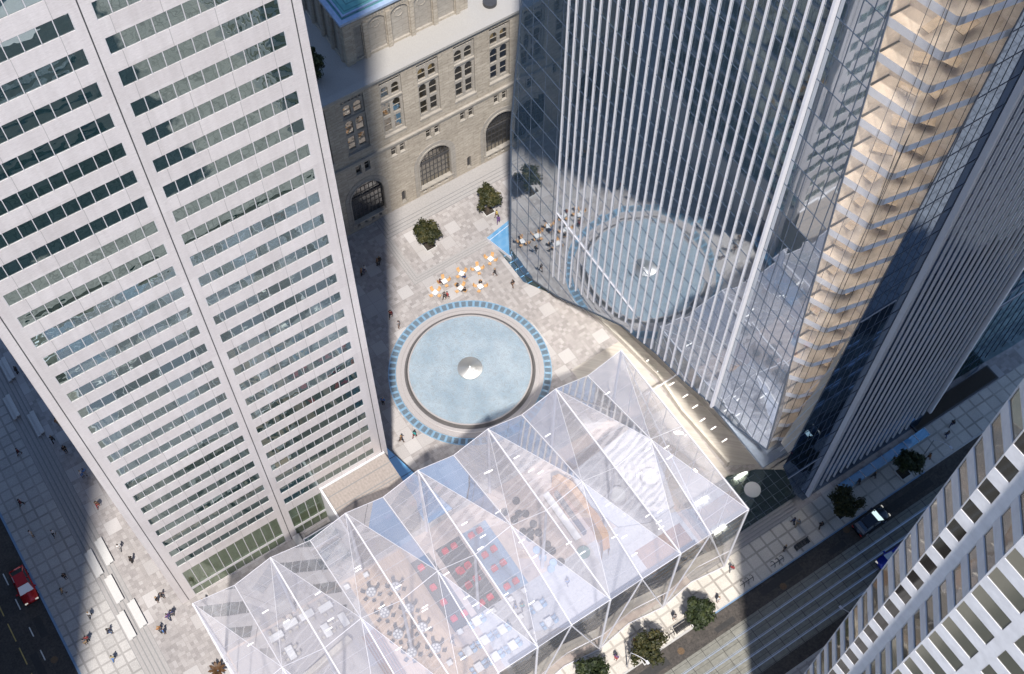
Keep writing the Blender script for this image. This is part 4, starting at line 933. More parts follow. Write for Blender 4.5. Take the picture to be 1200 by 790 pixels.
pb(b, 'wooden_screen', 'orange_wood')
b = MB()
for i in range(7): b.box(20.5, 44.6, 28.75+.34*i, 28.92+.34*i, .028, .08+.06*i)
pb(b, 'front_steps', 'mullion_blue')
b = MB()
for i in range(7): b.box(9.2+.28*i, 9.36+.28*i, 31.5, 41.5, .021, .12+.05*i)
pb(b, 'hall_steps', 'brown_wood')
rr = random.Random(4)
for k in range(12):
    for q in range(5):
        x = X[k]+.8+rr.random()*2; y = 30+rr.random()*16; b = MB(); b.bar((x-.33, y, 12.6), (x+.33, y, 12.6), .10, .06, 0); b.bar((x, y, 12.63), (x, y, 15), .015, .015, 1); pb(b, 'hanging_light', ['lamp_white', 'white_steel'])
b = MB(); b.box(45.35, 52.6, 34.9, 55.5, .003, .011); structure(b.build('cream_paving', 'passage_stone'))

# ------------------------------------------------------------------ furniture
def side(dx, dy):
    r = .835*dx-.55*dy; u = .55*dx+.835*dy; a = math.degrees(math.atan2(u, r)) % 360
    return ('right', 'upper right', 'upper', 'upper left', 'left', 'lower left', 'lower', 'lower right')[int((a+22.5)//45) % 8]
def proto_cafe_table():
    b = MB(); b.box(-.38, .38, -.38, .38, .71, .75); r = empty('cafe_table', (0, 0, 0), 'x x x x', 'table'); b.build('tabletop', 'white_plastic', r)
    b = MB(); b.tube((0, 0, .03), (0, 0, .71), .04, .04, 8); b.build('pedestal', 'grey_metal', r)
    b = MB(); b.tube((0, 0, 0), (0, 0, .03), .25, .22, 16); b.build('foot', 'grey_metal', r); return r
def proto_chair(name, mat, w=.48):
    r = empty(name, (0, 0, 0), 'x x x x', 'chair')
    b = MB(); b.box(-w/2, w/2, -w/2, w/2, .42, .47); b.build('seat', mat, r)
    b = MB(); b.add([(-w/2, -w/2+.04, .5), (w/2, -w/2+.04, .5), (w/2, -w/2-.1, .86), (-w/2, -w/2-.1, .86), (-w/2, -w/2, .5), (w/2, -w/2, .5), (w/2, -w/2-.14, .86), (-w/2, -w/2-.14, .86)], [(0, 1, 2, 3), (4, 5, 6, 7), (0, 1, 5, 4), (2, 3, 7, 6), (0, 3, 7, 4), (1, 2, 6, 5)]); b.build('backrest', mat, r)
    for sx in (-1, 1):
        for sy in (-1, 1): b = MB(); b.tube((sx*(w/2-.03), sy*(w/2-.03), .42), (sx*w/2, sy*w/2, 0), .018, .015, 6); b.build('leg', 'grey_metal', r)
    return r
used = {}
SCALE = dict(red_armchair=.8, cafe_table=.82, cafe_chair=.78, dining_chair=.85, visitor_chair=.85, desk_chair=.85)
def place(proto, loc, rz, label, group):
    o = proto if not used.get(proto.name) else copy_tree(proto)
    used[proto.name] = True; sc = SCALE.get(proto.name.split('.')[0], 1); o.scale = (sc, sc, sc)
    o.location = loc; o.rotation_euler = (0, 0, rz); o['label'] = label; o['group'] = group; return o
ct, cc = proto_cafe_table(), proto_chair('cafe_chair', 'orange_chair')
TL = ['at the lower left end of the cafe', 'with a red-clad sitter on its left', 'with a navy-clad sitter', 'with two sitters in black',
      'in the upper row with no sitters', 'with a sitter at its far side', 'nearest the glass tower']
for i, (x, y) in enumerate(CAFE):
    place(ct, (x, y, 0), random.uniform(-.25, .25)+(.35 if i in (0, 2, 6, 3) else 0), 'white square cafe table '+TL[i], 'cafe tables by the fountain')
    for cx, cy in CAFECH[i]:
        dx, dy = cx-x, cy-y; L = math.hypot(dx, dy); f = max(.56, min(.66, L))/L
        place(cc, (x+dx*f, y+dy*f, 0), math.atan2(-dy, -dx)-math.pi/2, 'orange chair, %s of the table %s' % (side(dx, dy), TL[i]), 'orange chairs of the open-air cafe')
# pavilion furniture
ch2 = proto_chair('dining_chair', 'charcoal_fabric', .42); ch3 = proto_chair('visitor_chair', 'blue_fabric', .44); ch4 = proto_chair('desk_chair', 'tan_counter', .38)
rt_ = empty('round_table', (0, 0, 0), 'x x x x', 'table'); b = MB(); b.tube((0, 0, .71), (0, 0, .75), .55, .55, 20); b.build('tabletop', 'grey_metal', rt_); b = MB(); b.tube((0, 0, 0), (0, 0, .71), .06, .05, 8); b.build('pedestal', 'dark_metal', rt_)
b = MB()
for j in range(7): a = j*math.pi*2/6; r_ = .36 if j < 6 else 0; b.tube((r_*math.cos(a), r_*math.sin(a), .751), (r_*math.cos(a), r_*math.sin(a), .765), .12, .12, 10)
b.build('place_settings', 'white_plastic', rt_)
RN = [a+' in the '+b+' row' for a in ('first from the plaza', 'second from the plaza', 'third from the plaza', 'last towards the street') for b in ('left', 'right')]
for i, (x, y) in enumerate(RTAB):
    place(rt_, (x, y, .027), random.random(), 'round dark dining table under the glass roof, '+RN[i], 'round dining tables in the glass hall')
    for j in range(6):
        a = j*math.pi/3+.3; place(ch2, (x+.85*math.cos(a), y+.85*math.sin(a), .027), a+math.pi/2, 'dark dining chair at the round table %s' % RN[i], 'dark dining chairs at the table '+RN[i])
def desk(name, w, d_, mat):
    r = empty(name, (0, 0, 0), 'x x x x', 'table'); b = MB(); b.box(-w/2, w/2, -d_/2, d_/2, .70, .75); b.build('tabletop', mat, r)
    for sx in (-1, 1):
        for sy in (-1, 1): b = MB(); b.box(sx*(w/2-.08)-.03, sx*(w/2-.08)+.03, sy*(d_/2-.08)-.03, sy*(d_/2-.08)+.03, 0, .70); b.build('leg', 'grey_metal', r)
    return r
d1 = desk('work_table', 1.5, .75, 'white_plastic'); d2 = desk('lounge_table', .8, .95, 'white_plastic'); d3 = desk('side_table', .55, .55, 'white_plastic')
WN = ['lowest of the slanting row at the left', 'second of the slanting row at the left', 'third of the slanting row at the left', 'topmost of the slanting row at the left', 'upright one at the right', 'upright one in the middle', 'upright one at the bottom']
for i, (x, y) in enumerate(WTAB):
    rz = 0.0 if i < 4 else 1.57
    place(d1, (x, y, .021), rz, 'long white table in the glass hall, '+WN[i], 'long white tables in the left hall')
    for j in range(4):
        u, v = (-.4, .62) if j == 0 else (.4, .62) if j == 1 else (-.4, -.62) if j == 2 else (.4, -.62)
        dx, dy = (u, v) if rz == 0 else (-v, u); place(ch4, (x+dx, y+dy, .021), (math.pi if v > 0 else 0)+rz, 'small tan chair at the long white table, '+WN[i], 'small tan chairs at the table '+WN[i])
SN = ['right of the red armchairs, upper', 'right of the red armchairs, lower', 'under the left blue panel, top', 'second row from the top, right', 'third row from the top, right', 'second row from the top, middle', 'second row from the top, left', 'third row from the top, middle', 'third row from the top, left']
for i, (x, y) in enumerate(STAB):
    place(d2, (x, y, .028), 0, 'white lounge table on the pale floor near the street, '+SN[i], 'white lounge tables on the pale floor')
    for sx in (-1, 1):
        for sy in (-.25, .25): place(ch3, (x+sx*.68, y+sy, .028), math.pi/2 if sx > 0 else -math.pi/2, 'blue chair %s of the lounge table, %s' % ('right' if sx > 0 else 'left', SN[i]), 'blue chairs at the %s of the lounge table, %s' % ('right' if sx > 0 else 'left', SN[i]))
QN = ['left of three below the red armchairs', 'right of three below the red armchairs', 'middle of three below the red armchairs', 'upper of the pair between lounge rows', 'lower of the pair between lounge rows', 'left one by the plaza columns', 'right one by the plaza columns', 'at the street end of the wooden floor', 'at the street end of the grey carpet strip']
for i, (x, y) in enumerate(SQTAB): place(d3, (x, y, .028), 0, 'small white side table, '+QN[i], 'small white side tables')
ar = empty('red_armchair', (0, 0, 0), 'x x x x', 'armchair'); b = MB(); b.box(-.34, .34, -.34, .34, .15, .42); b.build('seat', 'red_fabric', ar); b = MB(); b.box(-.34, .34, .24, .38, .15, .8); b.build('backrest', 'red_fabric', ar)
for s in (-1, 1): b = MB(); b.box(s*.37-.06, s*.37+.06, -.34, .3, .12, .58); b.build('armrest', 'red_fabric', ar)
for i, (x, y) in enumerate(sorted(RED, key=lambda p: (round(p[1]/2.1), p[0]))):
    row = round(y/2.1); place(ar, (x, y, .031), 0, 'red armchair, row %d from the street, %s' % (row-17, 'narrow left strip' if x < 20 else 'middle rows, left seat' if x < 22.1 else 'middle rows, right seat' if x < 23.5 else 'right rows, left seat' if x < 25.3 else 'right rows, right seat'), 'red armchairs on the dark carpets')
for lab, nm, poly, mt, z in (('large dark carpet under the middle rows of red armchairs', 'carpet', [(20.6, 45.4), (23.6, 45.4), (23.6, 36.9), (20.6, 36.9)], 'dark_carpet', .029), ('blue grey carpet under the right rows of red armchairs', 'carpet', [(23.95, 45.4), (27.0, 45.4), (27.0, 36.9), (23.95, 36.9)], 'blue_carpet', .029), ('narrow dark carpet strip beside the wooden floor', 'carpet', [(17.62, 45.6), (19.9, 45.6), (19.9, 36.6), (17.62, 36.6)], 'dark_carpet', .0295)):
    b = MB(); b.prism(poly, z-.008, z); tag(b.build(nm, mt), lab, 'carpet')
def pouf(name, r, mat): b = MB(); b.lathe([(r*.9, 0), (r, .1), (r, .34), (r*.85, .42), (.01, .43)], (0, 0), 18); return tag(b.build(name, mat), 'x x x x', 'stool')
for L_, mt, nm, lab in ((POUF, 'charcoal_fabric', 'round_stool', 'dark round stool in the scattered cluster beside the bar'), (POUFB, 'blue_fabric', 'blue_stool', 'blue round stool in the small row under the glass fold')):
    p = pouf(nm, .42, mt)
    for i, (x, y) in enumerate(L_): place(p, (x, y, .028), 0, lab, nm.replace('_', ' ')+'s in the glass hall')
p = pouf('large_pouf', .72, 'green_fabric'); p.location = (33.8, 36.4, .028); p['label'] = 'big green round pouf at the lower end of the bar'
br = empty('bar_counter', (34, 41, .028), 'long white bar counter beside the curved wooden screen', 'bar'); b = MB(); b.box(-.3, .3, -3.2, 2.9, 0, 1.0); b.build('front', 'tan_counter', br); b = MB(); b.box(-.38, .38, -3.3, 3.0, 1.0, 1.06); b.build('countertop', 'white_plastic', br)
b = MB(); b.box(.9, 1.3, -3.0, 2.6, 0, .9); b.build('back_counter', 'dark_metal', br)
b = MB(); b.prism([(2.3, 41.2), (8.0, 42.2), (8.2, 41.6), (2.3, 40.6)], .021, 1.0); tag(b.build('reception_desk', 'tan_counter'), 'long beige curved desk in the left hall', 'desk')

# ------------------------------------------------------------------ benches, racks, lamps
def stone_bench(L):
    r = empty('stone_bench', (0, 0, 0), 'x x x x', 'bench'); b = MB(); b.box(-.02, .46, -L/2, L/2, .30, .46); b.build('seat', 'bench_concrete', r)
    b = MB(); b.box(-.44, -.03, -L/2, L/2, .0, .18); b.build('lower_step', 'bench_concrete', r); b = MB(); b.box(.04, .40, -L/2+.05, L/2-.05, -.1, .30); b.build('base', 'step_nosing', r); return r
sb = stone_bench(3.2)
BL = ['shaded pale stone bench, uppermost, by the tower edge', 'shaded pale stone bench, second from the top, on the steps', 'shaded pale stone bench, third from the top, beside the steel tower', 'stone bench half in shade at the top of the lower cluster, on the plaza side', 'shaded stone bench at the top of the lower cluster, on the pavement side', 'sunlit stone bench in the middle of the lower cluster', 'sunlit stone bench at the bottom of the cluster, on the plaza side', 'sunlit stone bench at the bottom of the cluster, on the pavement side']
for i, ((xa, ya), (xb, yb)) in enumerate(BENCH):
    xm = -9.25 if (xa+xb)/2 > -9.5 else -10.15 if (xa+xb)/2 > -10.05 else -10.75
    st = min(4, int((-8.9-xm)/.5)); place(sb, (xm, (ya+yb)/2, -.12*(st+1)+.02), 0, BL[i], 'stone benches on the west steps')
def rack():
    r = empty('bicycle_rack', (0, 0, 0), 'x x x x', 'bicycle rack'); b = MB(); b.box(-.9, .9, -.03, .03, .02, .08); b.build('rail', 'black_plastic', r)
    for i in range(3):
        b = MB(); x = -.6+.6*i; P = [(x, .34*math.cos(a), .06+.75*math.sin(a)) for a in [math.pi*q/8 for q in range(9)]]
        for p, q in zip(P, P[1:]): b.tube(p, q, .03, .03, 6)
        b.build('hoop', 'black_plastic', r)
    return r
rk = rack()
for (x, y), l in zip(RACK, ('black bicycle rack on the kerb between the pavilion corner and the shade', 'black bicycle rack on the kerb just left of the slatted bench in the shade', 'black bicycle rack on the kerb beside the middle tree')): place(rk, (x, y, .007), 0, l, 'bicycle racks along the kerb')
def slat_bench():
    r = empty('slatted_bench', (0, 0, 0), 'x x x x', 'bench'); b = MB()
    for i in range(5): b.box(-.95, .95, -.25+.105*i, -.17+.105*i, .42, .46)
    for i in range(6): b.box(-.9+.35*i, -.84+.35*i, -.25, .27, .38, .42)
    b.build('seat', 'black_plastic', r); b = MB()
    for i in range(3): b.box(-.95, .95, .26, .30, .5+.13*i, .6+.13*i)
    b.build('backrest', 'black_plastic', r)
    for s in (-1, 1): b = MB(); b.box(s*.8-.04, s*.8+.04, -.24, .28, 0, .38); b.build('leg', 'dark_metal', r)
    return r
sbn = slat_bench()
for (x, y), l in zip(SLAT, ('dark slatted bench on the shaded pavement near the glazed terrace', 'dark slatted bench on the sunlit pavement between two trees')): place(sbn, (x, y, .007), 0, l, 'slatted benches on the south pavement')
def lamp():
    r = empty('street_lamp', (0, 0, 0), 'x x x x', 'street lamp'); b = MB(); b.tube((0, 0, 0), (0, 0, .5), .13, .10, 10); b.build('base', 'grey_metal', r)
    b = MB(); b.tube((0, 0, .5), (0, 0, 5.0), .075, .05, 10); b.build('pole', 'grey_metal', r)
    b = MB(); P = [(.0, 0, 4.95), (.2, -.5, 5.35), (.45, -1.0, 5.45), (.7, -1.6, 5.4)]
    for p, q in zip(P, P[1:]): b.tube(p, q, .035, .03, 8)
    b.build('arm', 'white_steel', r); b = MB(); b.box(.6, .84, -1.95, -1.55, 5.3, 5.42); b.build('lamp_head', 'white_steel', r); return r
lp = lamp()
for L_, l, z in zip(LAMP, ('street lamp with a curved arm on the sunlit pavement between two trees', 'street lamp with a curved arm on the shaded pavement below the fins', 'street lamp across the road, half hidden by the white building'), (.007, .007, .0)): place(lp, (L_[0][0], L_[0][1], z), 0 if z else math.pi, l, 'street lamps along the southern street')
# ------------------------------------------------------------------ trees and plants
def leaf_crown(seed, rad, zc, flat, n, size):
    rr = random.Random(seed); b = MB(); clumps = []
    for i in range(34):
        while True:
            p = Vector((rr.uniform(-1, 1), rr.uniform(-1, 1), rr.uniform(-1, 1)))
            if .35 < p.length < 1: break
        k = rr.uniform(.70, 1.22); clumps.append(Vector((p.x*rad*.80*k, p.y*rad*.80*k, zc+p.z*rad*flat*.8)))
    for i in range(n):
        c = clumps[rr.randrange(len(clumps))]; cr = rad*rr.uniform(.10, .33)
        d = Vector((rr.gauss(0, 1), rr.gauss(0, 1), rr.gauss(0, 1)+.4)).normalized(); p = c+d*cr
        nrm = (d+Vector((rr.uniform(-.6, .6), rr.uniform(-.6, .6), rr.uniform(-.1, .7)))).normalized()
        u = nrm.orthogonal().normalized(); u.rotate(Matrix.Rotation(rr.uniform(0, 6.28), 3, nrm)); v = nrm.cross(u); s = size*rr.uniform(.7, 1.3)
        b.add([p-u*s, p-v*s*.55+nrm*s*.12, p+u*s, p+v*s*.55+nrm*s*.12], [(0, 1, 2, 3)])
    return b, clumps
def tree(loc, rad, h, leaf, label, group, seed, pit=True):
    r = empty('street_tree', loc, label, 'tree', group); rr = random.Random(seed+5)
    b = MB(); b.tube((0, 0, 0), (.05, .02, h*.5), .16, .10, 9)
    cr, clumps = leaf_crown(seed, rad, h-rad*.72, .72, 3400, .17)
    for c in clumps[:12]: b.tube((.05, .02, h*.42), c*.9+Vector((0, 0, (h-rad)*.1)), .06, .02, 6)
    b.build('trunk', 'bark', r); cr.build('crown', leaf, r)
    if pit:
        b = MB(); b.box(-.62, .62, -.62, .62, .0, .012, 0)
        for a in ((-.72, .72, -.72, -.62), (-.72, .72, .62, .72), (-.72, -.62, -.62, .62), (.62, .72, -.62, .62)): b.box(*a, .0, .12, 1)
        pt = tag(b.build('tree_pit', ['soil', 'bench_concrete']), 'pit of the '+label.replace(' in a square pit', '').replace(' by the bottom edge of the picture', '').replace(', on the sunlit pavement', '').replace(' beside the parked car', ' by the car'), 'tree pit'); pt.location = loc
    return r
G = 'street trees on the pavements'
tree((TREES['plaza'][0][0], TREES['plaza'][0][1], .04), 2.0, 4.4, 'oak_leaves', 'round clipped tree at the shadow edge on the hotel terrace', G, 1)
tree((TREES['plaza'][1][0], TREES['plaza'][1][1], .0), 1.8, 4.3, 'oak_leaves', 'round clipped tree by the corner of the blue glass tower', G, 2)
SL = ['dense green tree nearest the pavilion corner, on the sunlit pavement', 'broad olive tree in the middle of the sunlit pavement, beside the lamp', 'green tree cut off by the bottom edge of the picture', 'olive tree on the shaded pavement beside the parked car', 'dark green tree in a square pit beside the shaded street lamp']
for i, (x, y) in enumerate(TREES['south']): tree((x, y, .007), (1.85, 2.1, 2.1, 2.0, 1.8)[i], (4.2, 4.5, 4.6, 4.6, 4.4)[i], ('green_leaves', 'oak_leaves', 'green_leaves', 'oak_leaves', 'green_leaves')[i], SL[i], G, 10+i)
r = empty('roof_tree', (33.9, 89.6, 25.05), 'dark bushy tree in a tub on the hotel roof terrace', 'tree')
b, cl = leaf_crown(31, 1.7, 2.4, 1.25, 3000, .17); b.build('crown', 'green_leaves', r)
b = MB(); b.tube((0, 0, .3), (0, 0, 2.5), .14, .08, 8); b.build('trunk', 'bark', r); b = MB(); b.lathe([(.5, 0), (.7, .6), (.6, .6), (.58, .5), (.01, .5)], (0, 0), 16); b.build('tub', 'dark_metal', r)
r = empty('potted_plant', (-4.9, 46.4, 0), 'plant with large brown leaves in a blue pot by the pavilion corner', 'potted plant'); r.scale = (.75, .75, .75)
b = MB()
for i in range(9):
    a = i*.7; P = [Vector((math.cos(a)*q, math.sin(a)*q, .7+.7*math.sin(q*1.6))) for q in (.1, .5, .95, 1.3)]; W_ = (.05, .22, .2, .02); s = Vector((-math.sin(a), math.cos(a), 0))
    for j in range(3): b.add([P[j]-s*W_[j], P[j]+s*W_[j], P[j+1]+s*W_[j+1], P[j+1]-s*W_[j+1]], [(0, 1, 2, 3)])
b.build('leaves', 'brown_leaves', r); b = MB(); b.lathe([(.3, 0), (.42, .6), (.36, .6), (.01, .5)], (0, 0), 16); b.build('pot', 'kerb_sheen_pot_blue', r)

# ------------------------------------------------------------------ cars
def car(loc, rz, paint, label):
    r = empty('parked_car', loc, label, 'car', 'cars in the streets', rz)
    # stations along x: (x, half width, z bottom, z belt)
    st = [(-2.2, .62, .38, .70), (-2.1, .80, .28, .82), (-1.5, .87, .22, .88), (-.5, .90, .20, .90), (.6, .90, .20, .90), (1.3, .88, .22, .86), (1.9, .82, .26, .76), (2.15, .66, .34, .62)]
    b = MB(); V, F = [], []
    for x, hw, z0, z1 in st: V += [(x, -hw*.92, z0), (x, -hw, (z0+z1)/2), (x, -hw*.90, z1), (x, 0, z1+.05), (x, hw*.90, z1), (x, hw, (z0+z1)/2), (x, hw*.92, z0)]
    for k in range(len(st)-1):
        for j in range(6): F.append((k*7+j, k*7+j+1, k*7+7+j+1, k*7+7+j))
        F.append((k*7+6, k*7, k*7+7, k*7+13))
    F += [tuple(range(7)), tuple(range(7*(len(st)-1), 7*len(st)))]; b.add(V, F); b.build('body', paint, r, True)
    b = MB(); b.add([(-1.2, -.60, 1.40), (.25, -.60, 1.42), (.25, .60, 1.42), (-1.2, .60, 1.40), (-1.2, -.60, 1.36), (.25, -.60, 1.38), (.25, .60, 1.38), (-1.2, .60, 1.36)], [(0, 1, 2, 3), (0, 1, 5, 4), (2, 3, 7, 6), (1, 2, 6, 5), (0, 3, 7, 4)])
    for s in (-1, 1):
        b.bar((.25, s*.6, 1.39), (1.05, s*.78, .90), .07); b.bar((-1.2, s*.6, 1.37), (-1.95, s*.76, .88), .09); b.bar((-.4, s*.61, 1.38), (-.4, s*.80, .9), .06)
    b.build('roof', paint, r)
    b = MB(); b.quad((.27, -.58, 1.37), (.27, .58, 1.37), (1.05, .76, .91), (1.05, -.76, .91)); b.build('windscreen', 'car_glass', r)
    b = MB(); b.quad((-1.22, -.58, 1.35), (-1.22, .58, 1.35), (-1.93, .74, .89), (-1.93, -.74, .89)); b.build('rear_window', 'car_glass', r)
    for s in (-1, 1):
        b = MB(); b.quad((-1.2, s*.6, 1.35), (.25, s*.6, 1.37), (1.0, s*.79, .91), (-1.9, s*.77, .88)); b.build('side_window', 'car_glass', r)
        b = MB(); b.box(.7, .88, s*.98-.12, s*.98+.12, .88, 1.0); b.build('wing_mirror', paint, r)
        b = MB(); b.box(2.0, 2.14, s*.58-.16, s*.58+.16, .56, .70); b.build('headlight', 'headlight_glass', r)
        b = MB(); b.box(-2.2, -2.1, s*.62-.15, s*.62+.15, .62, .76); b.build('tail_light', 'tail_light', r)
        for x in (-1.35, 1.35):
            b = MB(); b.tube((x, s*.70, .32), (x, s*.91, .32), .32, .32, 18); w_ = b.build('wheel', 'tyre_rubber', r)
            b = MB(); b.tube((x, s*.90, .32), (x, s*.925, .32), .19, .17, 14); b.build('rim', 'rail_steel', w_)
    return r
car((-17.95, 66.1, -.75), math.pi/2+math.pi, 'car_paint_red', 'red car parked at the western kerb with its roof reflecting the sky')
car((62.0, 22.1, -.15), .02, 'car_paint_dark', 'dark saloon car parked beside the tree on the shaded street')
car((61.4, 17.6, -.13), math.pi, 'car_paint_blue', 'bright blue car on the tram tracks, half hidden by the white building')

# ------------------------------------------------------------------ people
def skin(name, V, E, root=0, sub=1):
    me = bpy.data.meshes.new(name); bm = bmesh.new(); L = bm.verts.layers.skin.verify(); vs = []
    for i, (p, r_) in enumerate(V):
        v = bm.verts.new(p); rr_ = r_ if isinstance(r_, tuple) else (r_, r_); v[L].radius = rr_; v[L].use_root = i == root; vs.append(v)
    for a, c in E: bm.edges.new((vs[a], vs[c]))
    bm.to_mesh(me); bm.free(); o = bpy.data.objects.new(name, me); COL.objects.link(o)
    m = o.modifiers.new('s', 'SKIN'); m.use_smooth_shade = True
    if sub: q = o.modifiers.new('d', 'SUBSURF'); q.levels = sub
    dg = bpy.context.evaluated_depsgraph_get(); dg.update()
    out = bpy.data.meshes.new_from_object(o.evaluated_get(dg)); bpy.data.objects.remove(o); out.name = name; return out
def pose_joints(kind):
    J = dict(pel=(0, 0, .95), waist=(0, 0, 1.10), chest=(0, .01, 1.30), nb=(0, 0, 1.44), nk=(0, .015, 1.51), h1=(0, .03, 1.57), h2=(0, .03, 1.66), h3=(0, .02, 1.735))
    for s, n in ((-1, 'l'), (1, 'r')):
        f = s if kind == 'walk' else 0
        J[n+'sh'] = (s*.17, 0, 1.41); J[n+'el'] = (s*.23, -.03-f*.08, 1.14); J[n+'wr'] = (s*.22, .08-f*.16, .92)
        J[n+'hip'] = (s*.09, 0, .88); J[n+'kn'] = (s*.10, .04+f*.17, .50+(.02 if f else 0)); J[n+'an'] = (s*.10, -.02+f*.24-(.02 if f else 0), .09+(.06 if f < 0 else 0)); J[n+'to'] = (s*.11, .14+f*.24, .04+(.01 if f < 0 else 0))
        if kind == 'sit':
            J[n+'hip'] = (s*.10, .02, .50); J[n+'kn'] = (s*.12, .44, .50); J[n+'an'] = (s*.12, .42, .09); J[n+'to'] = (s*.12, .58, .04)
            J[n+'el'] = (s*.24, .08, .80); J[n+'wr'] = (s*.16, .32, .76)
    if kind == 'sit':
        for k in ('pel', 'waist', 'chest', 'nb', 'nk', 'h1', 'h2', 'h3'): x, y, z = J[k]; J[k] = (x, y+.0+(z-.95)*.08, z-.42)
        for n in 'lr': x, y, z = J[n+'sh']; J[n+'sh'] = (x, .03, z-.42)
    return J
def chain(J, names, rad):
    idx = {n: i for i, n in enumerate(names)}; return [(J[n], r_) for n, r_ in zip(names, rad)], idx
def figure(kind):
    J = pose_joints(kind)
    n = ['pel', 'waist', 'chest', 'nb', 'nk', 'h1', 'h2', 'h3']+[s+q for s in 'lr' for q in ('sh', 'el', 'wr', 'hip', 'kn', 'an', 'to')]
    rd = [(.14, .10), (.125, .09), (.15, .10), (.065, .06), .05, (.065, .08), (.078, .098), (.055, .065)]+[.058, .042, .03, .08, .055, .038, .035]*2
    V, ix = chain(J, n, rd)
    Ed = [('pel', 'waist'), ('waist', 'chest'), ('chest', 'nb'), ('nb', 'nk'), ('nk', 'h1'), ('h1', 'h2'), ('h2', 'h3')]
    for s in 'lr': Ed += [('nb', s+'sh'), (s+'sh', s+'el'), (s+'el', s+'wr'), ('pel', s+'hip'), (s+'hip', s+'kn'), (s+'kn', s+'an'), (s+'an', s+'to')]
    body = skin('person_body_'+kind, V, [(ix[a], ix[c]) for a, c in Ed])
    bm = bmesh.new(); bm.from_mesh(body)           # hands with five fingers, nose, ears
    def stick(a, c, r0, r1):
        mb = MB(); mb.tube(a, c, r0, r1, 5); vs = [bm.verts.new(p) for p in mb.v]
        for f in mb.f:
            try: bm.faces.new([vs[i] for i in f])
            except ValueError: pass
    for s, q in ((-1, 'l'), (1, 'r')):
        wv = Vector(J[q+'wr']); d_ = (wv-Vector(J[q+'el'])).normalized(); pal = wv+d_*.09; sd = Vector((0, 1, 0)) if kind != 'sit' else Vector((1, 0, 0))
        stick(wv, pal, .028, .04)
        for i, L_ in enumerate((.07, .085, .08, .062)): base = pal+sd*(.027-.018*i); mid = base+d_*L_*.55; stick(base-d_*.01, mid, .009, .008); stick(mid, mid+(d_+Vector((-s*.5, .1, 0))).normalized()*L_*.5, .008, .006)
        th = wv+d_*.03+sd*.03; stick(th, th+(d_+sd*.8).normalized()*.055, .011, .008)
        h = Vector(J['h2']); stick(h+Vector((s*.07, -.005, -.025)), h+Vector((s*.092, -.012, -.02)), .022, .018)
    h = Vector(J['h2']); stick(h+Vector((0, .085, -.01)), h+Vector((0, .118, -.028)), .012, .016)
    bm.to_mesh(body); bm.free()
    J2 = dict(J)
    n = ['waist', 'chest', 'nb']+[s+q for s in 'lr' for q in ('sh', 'el', 'wr')]
    for s in 'lr': J2[s+'wr'] = tuple(Vector(J[s+'el']).lerp(Vector(J[s+'wr']), .85))
    J2['waist'] = tuple(Vector(J['pel'])*.9+Vector(J['waist'])*.1); V, ix = chain(J2, n, [(.162, .118), (.172, .122), (.085, .08)]+[.076, .060, .046]*2)
    top = skin('person_top_'+kind, V, [(ix[a], ix[c]) for a, c in [('waist', 'chest'), ('chest', 'nb')]+[e for s in 'lr' for e in (('nb', s+'sh'), (s+'sh', s+'el'), (s+'el', s+'wr'))]])
    n = ['pel']+[s+q for s in 'lr' for q in ('hip', 'kn', 'an')]; V, ix = chain(J, n, [(.158, .115)]+[.098, .072, .058]*2)
    leg = skin('person_trousers_'+kind, V, [(ix[a], ix[c]) for a, c in [e for s in 'lr' for e in (('pel', s+'hip'), (s+'hip', s+'kn'), (s+'kn', s+'an'))]])
    mb = MB(); h = Vector(J['h2']); P = []
    prof = [(.0, .115), (.055, .10), (.088, .055), (.094, .0), (.088, -.05)]
    for r_, z in prof:
        for i in range(14):
            a = 2*math.pi*i/14; back = math.sin(a) < .35; zz = z if back or z > .05 else .05
            P.append((h.x+r_*.92*math.cos(a), h.y-.01+r_*1.15*math.sin(a), h.z+zz))
    mb.add(P, [(k*14+i, k*14+(i+1) % 14, k*14+14+(i+1) % 14, k*14+14+i) for k in range(4) for i in range(14)])
    hair = bpy.data.meshes.new('hair'); hair.from_pydata(mb.v, [], mb.f)
    sh = []
    for s in 'lr':
        mb = MB(); mb.tube(Vector(J[s+'an'])+Vector((0, -.05, -.05)), Vector(J[s+'to'])+Vector((0, .02, .01)), .05, .042, 8); q = bpy.data.meshes.new('shoe'); q.from_pydata(mb.v, [], mb.f); sh.append(q)
    for m_ in (body, top, leg, hair, *sh): m_.materials.clear(); m_.materials.append(MATS['cloth_black'])
    return body, top, leg, hair, sh
FIG = {k: figure(k) for k in ('stand', 'walk', 'sit')}
def put(parent, name, me, mat):
    o = bpy.data.objects.new(name, me); COL.objects.link(o)
    if parent is not None: o.parent = parent
    o.material_slots[0].link = 'OBJECT'; o.material_slots[0].material = MATS[mat]; return o
def zground(x, y):
    if x < -11.4: return -.6
    if x < -8.9: return -.12*(int((-8.9-x)/.5)+1)
    if x > 36 and y > 82.5: return .07
    if -3.4 < x < 45 and 27 < y < 47.8: return .03
    return .007
def person(kind, x, y, rz, top, legs, label, group, seed, z=None, sc=.85):
    rr = random.Random(seed); body, tp, lg, hr, sh = FIG[kind]
    p = put(None, 'person', body, 'skin_dark' if rr.random() < .25 else 'skin_light'); p.location = (x, y, zground(x, y) if z is None else z); p.rotation_euler = (0, 0, rz); p.scale = (sc,)*3
    tag(p, label, 'person', group)
    put(p, 'top', tp, 'cloth_'+top); put(p, 'trousers', lg, 'cloth_'+legs); put(p, 'hair', hr, 'hair_fair' if rr.random() < .3 else 'hair_dark'); put(p, 'shoe', sh[0], 'cloth_black'); put(p, 'shoe', sh[1], 'cloth_black'); return p
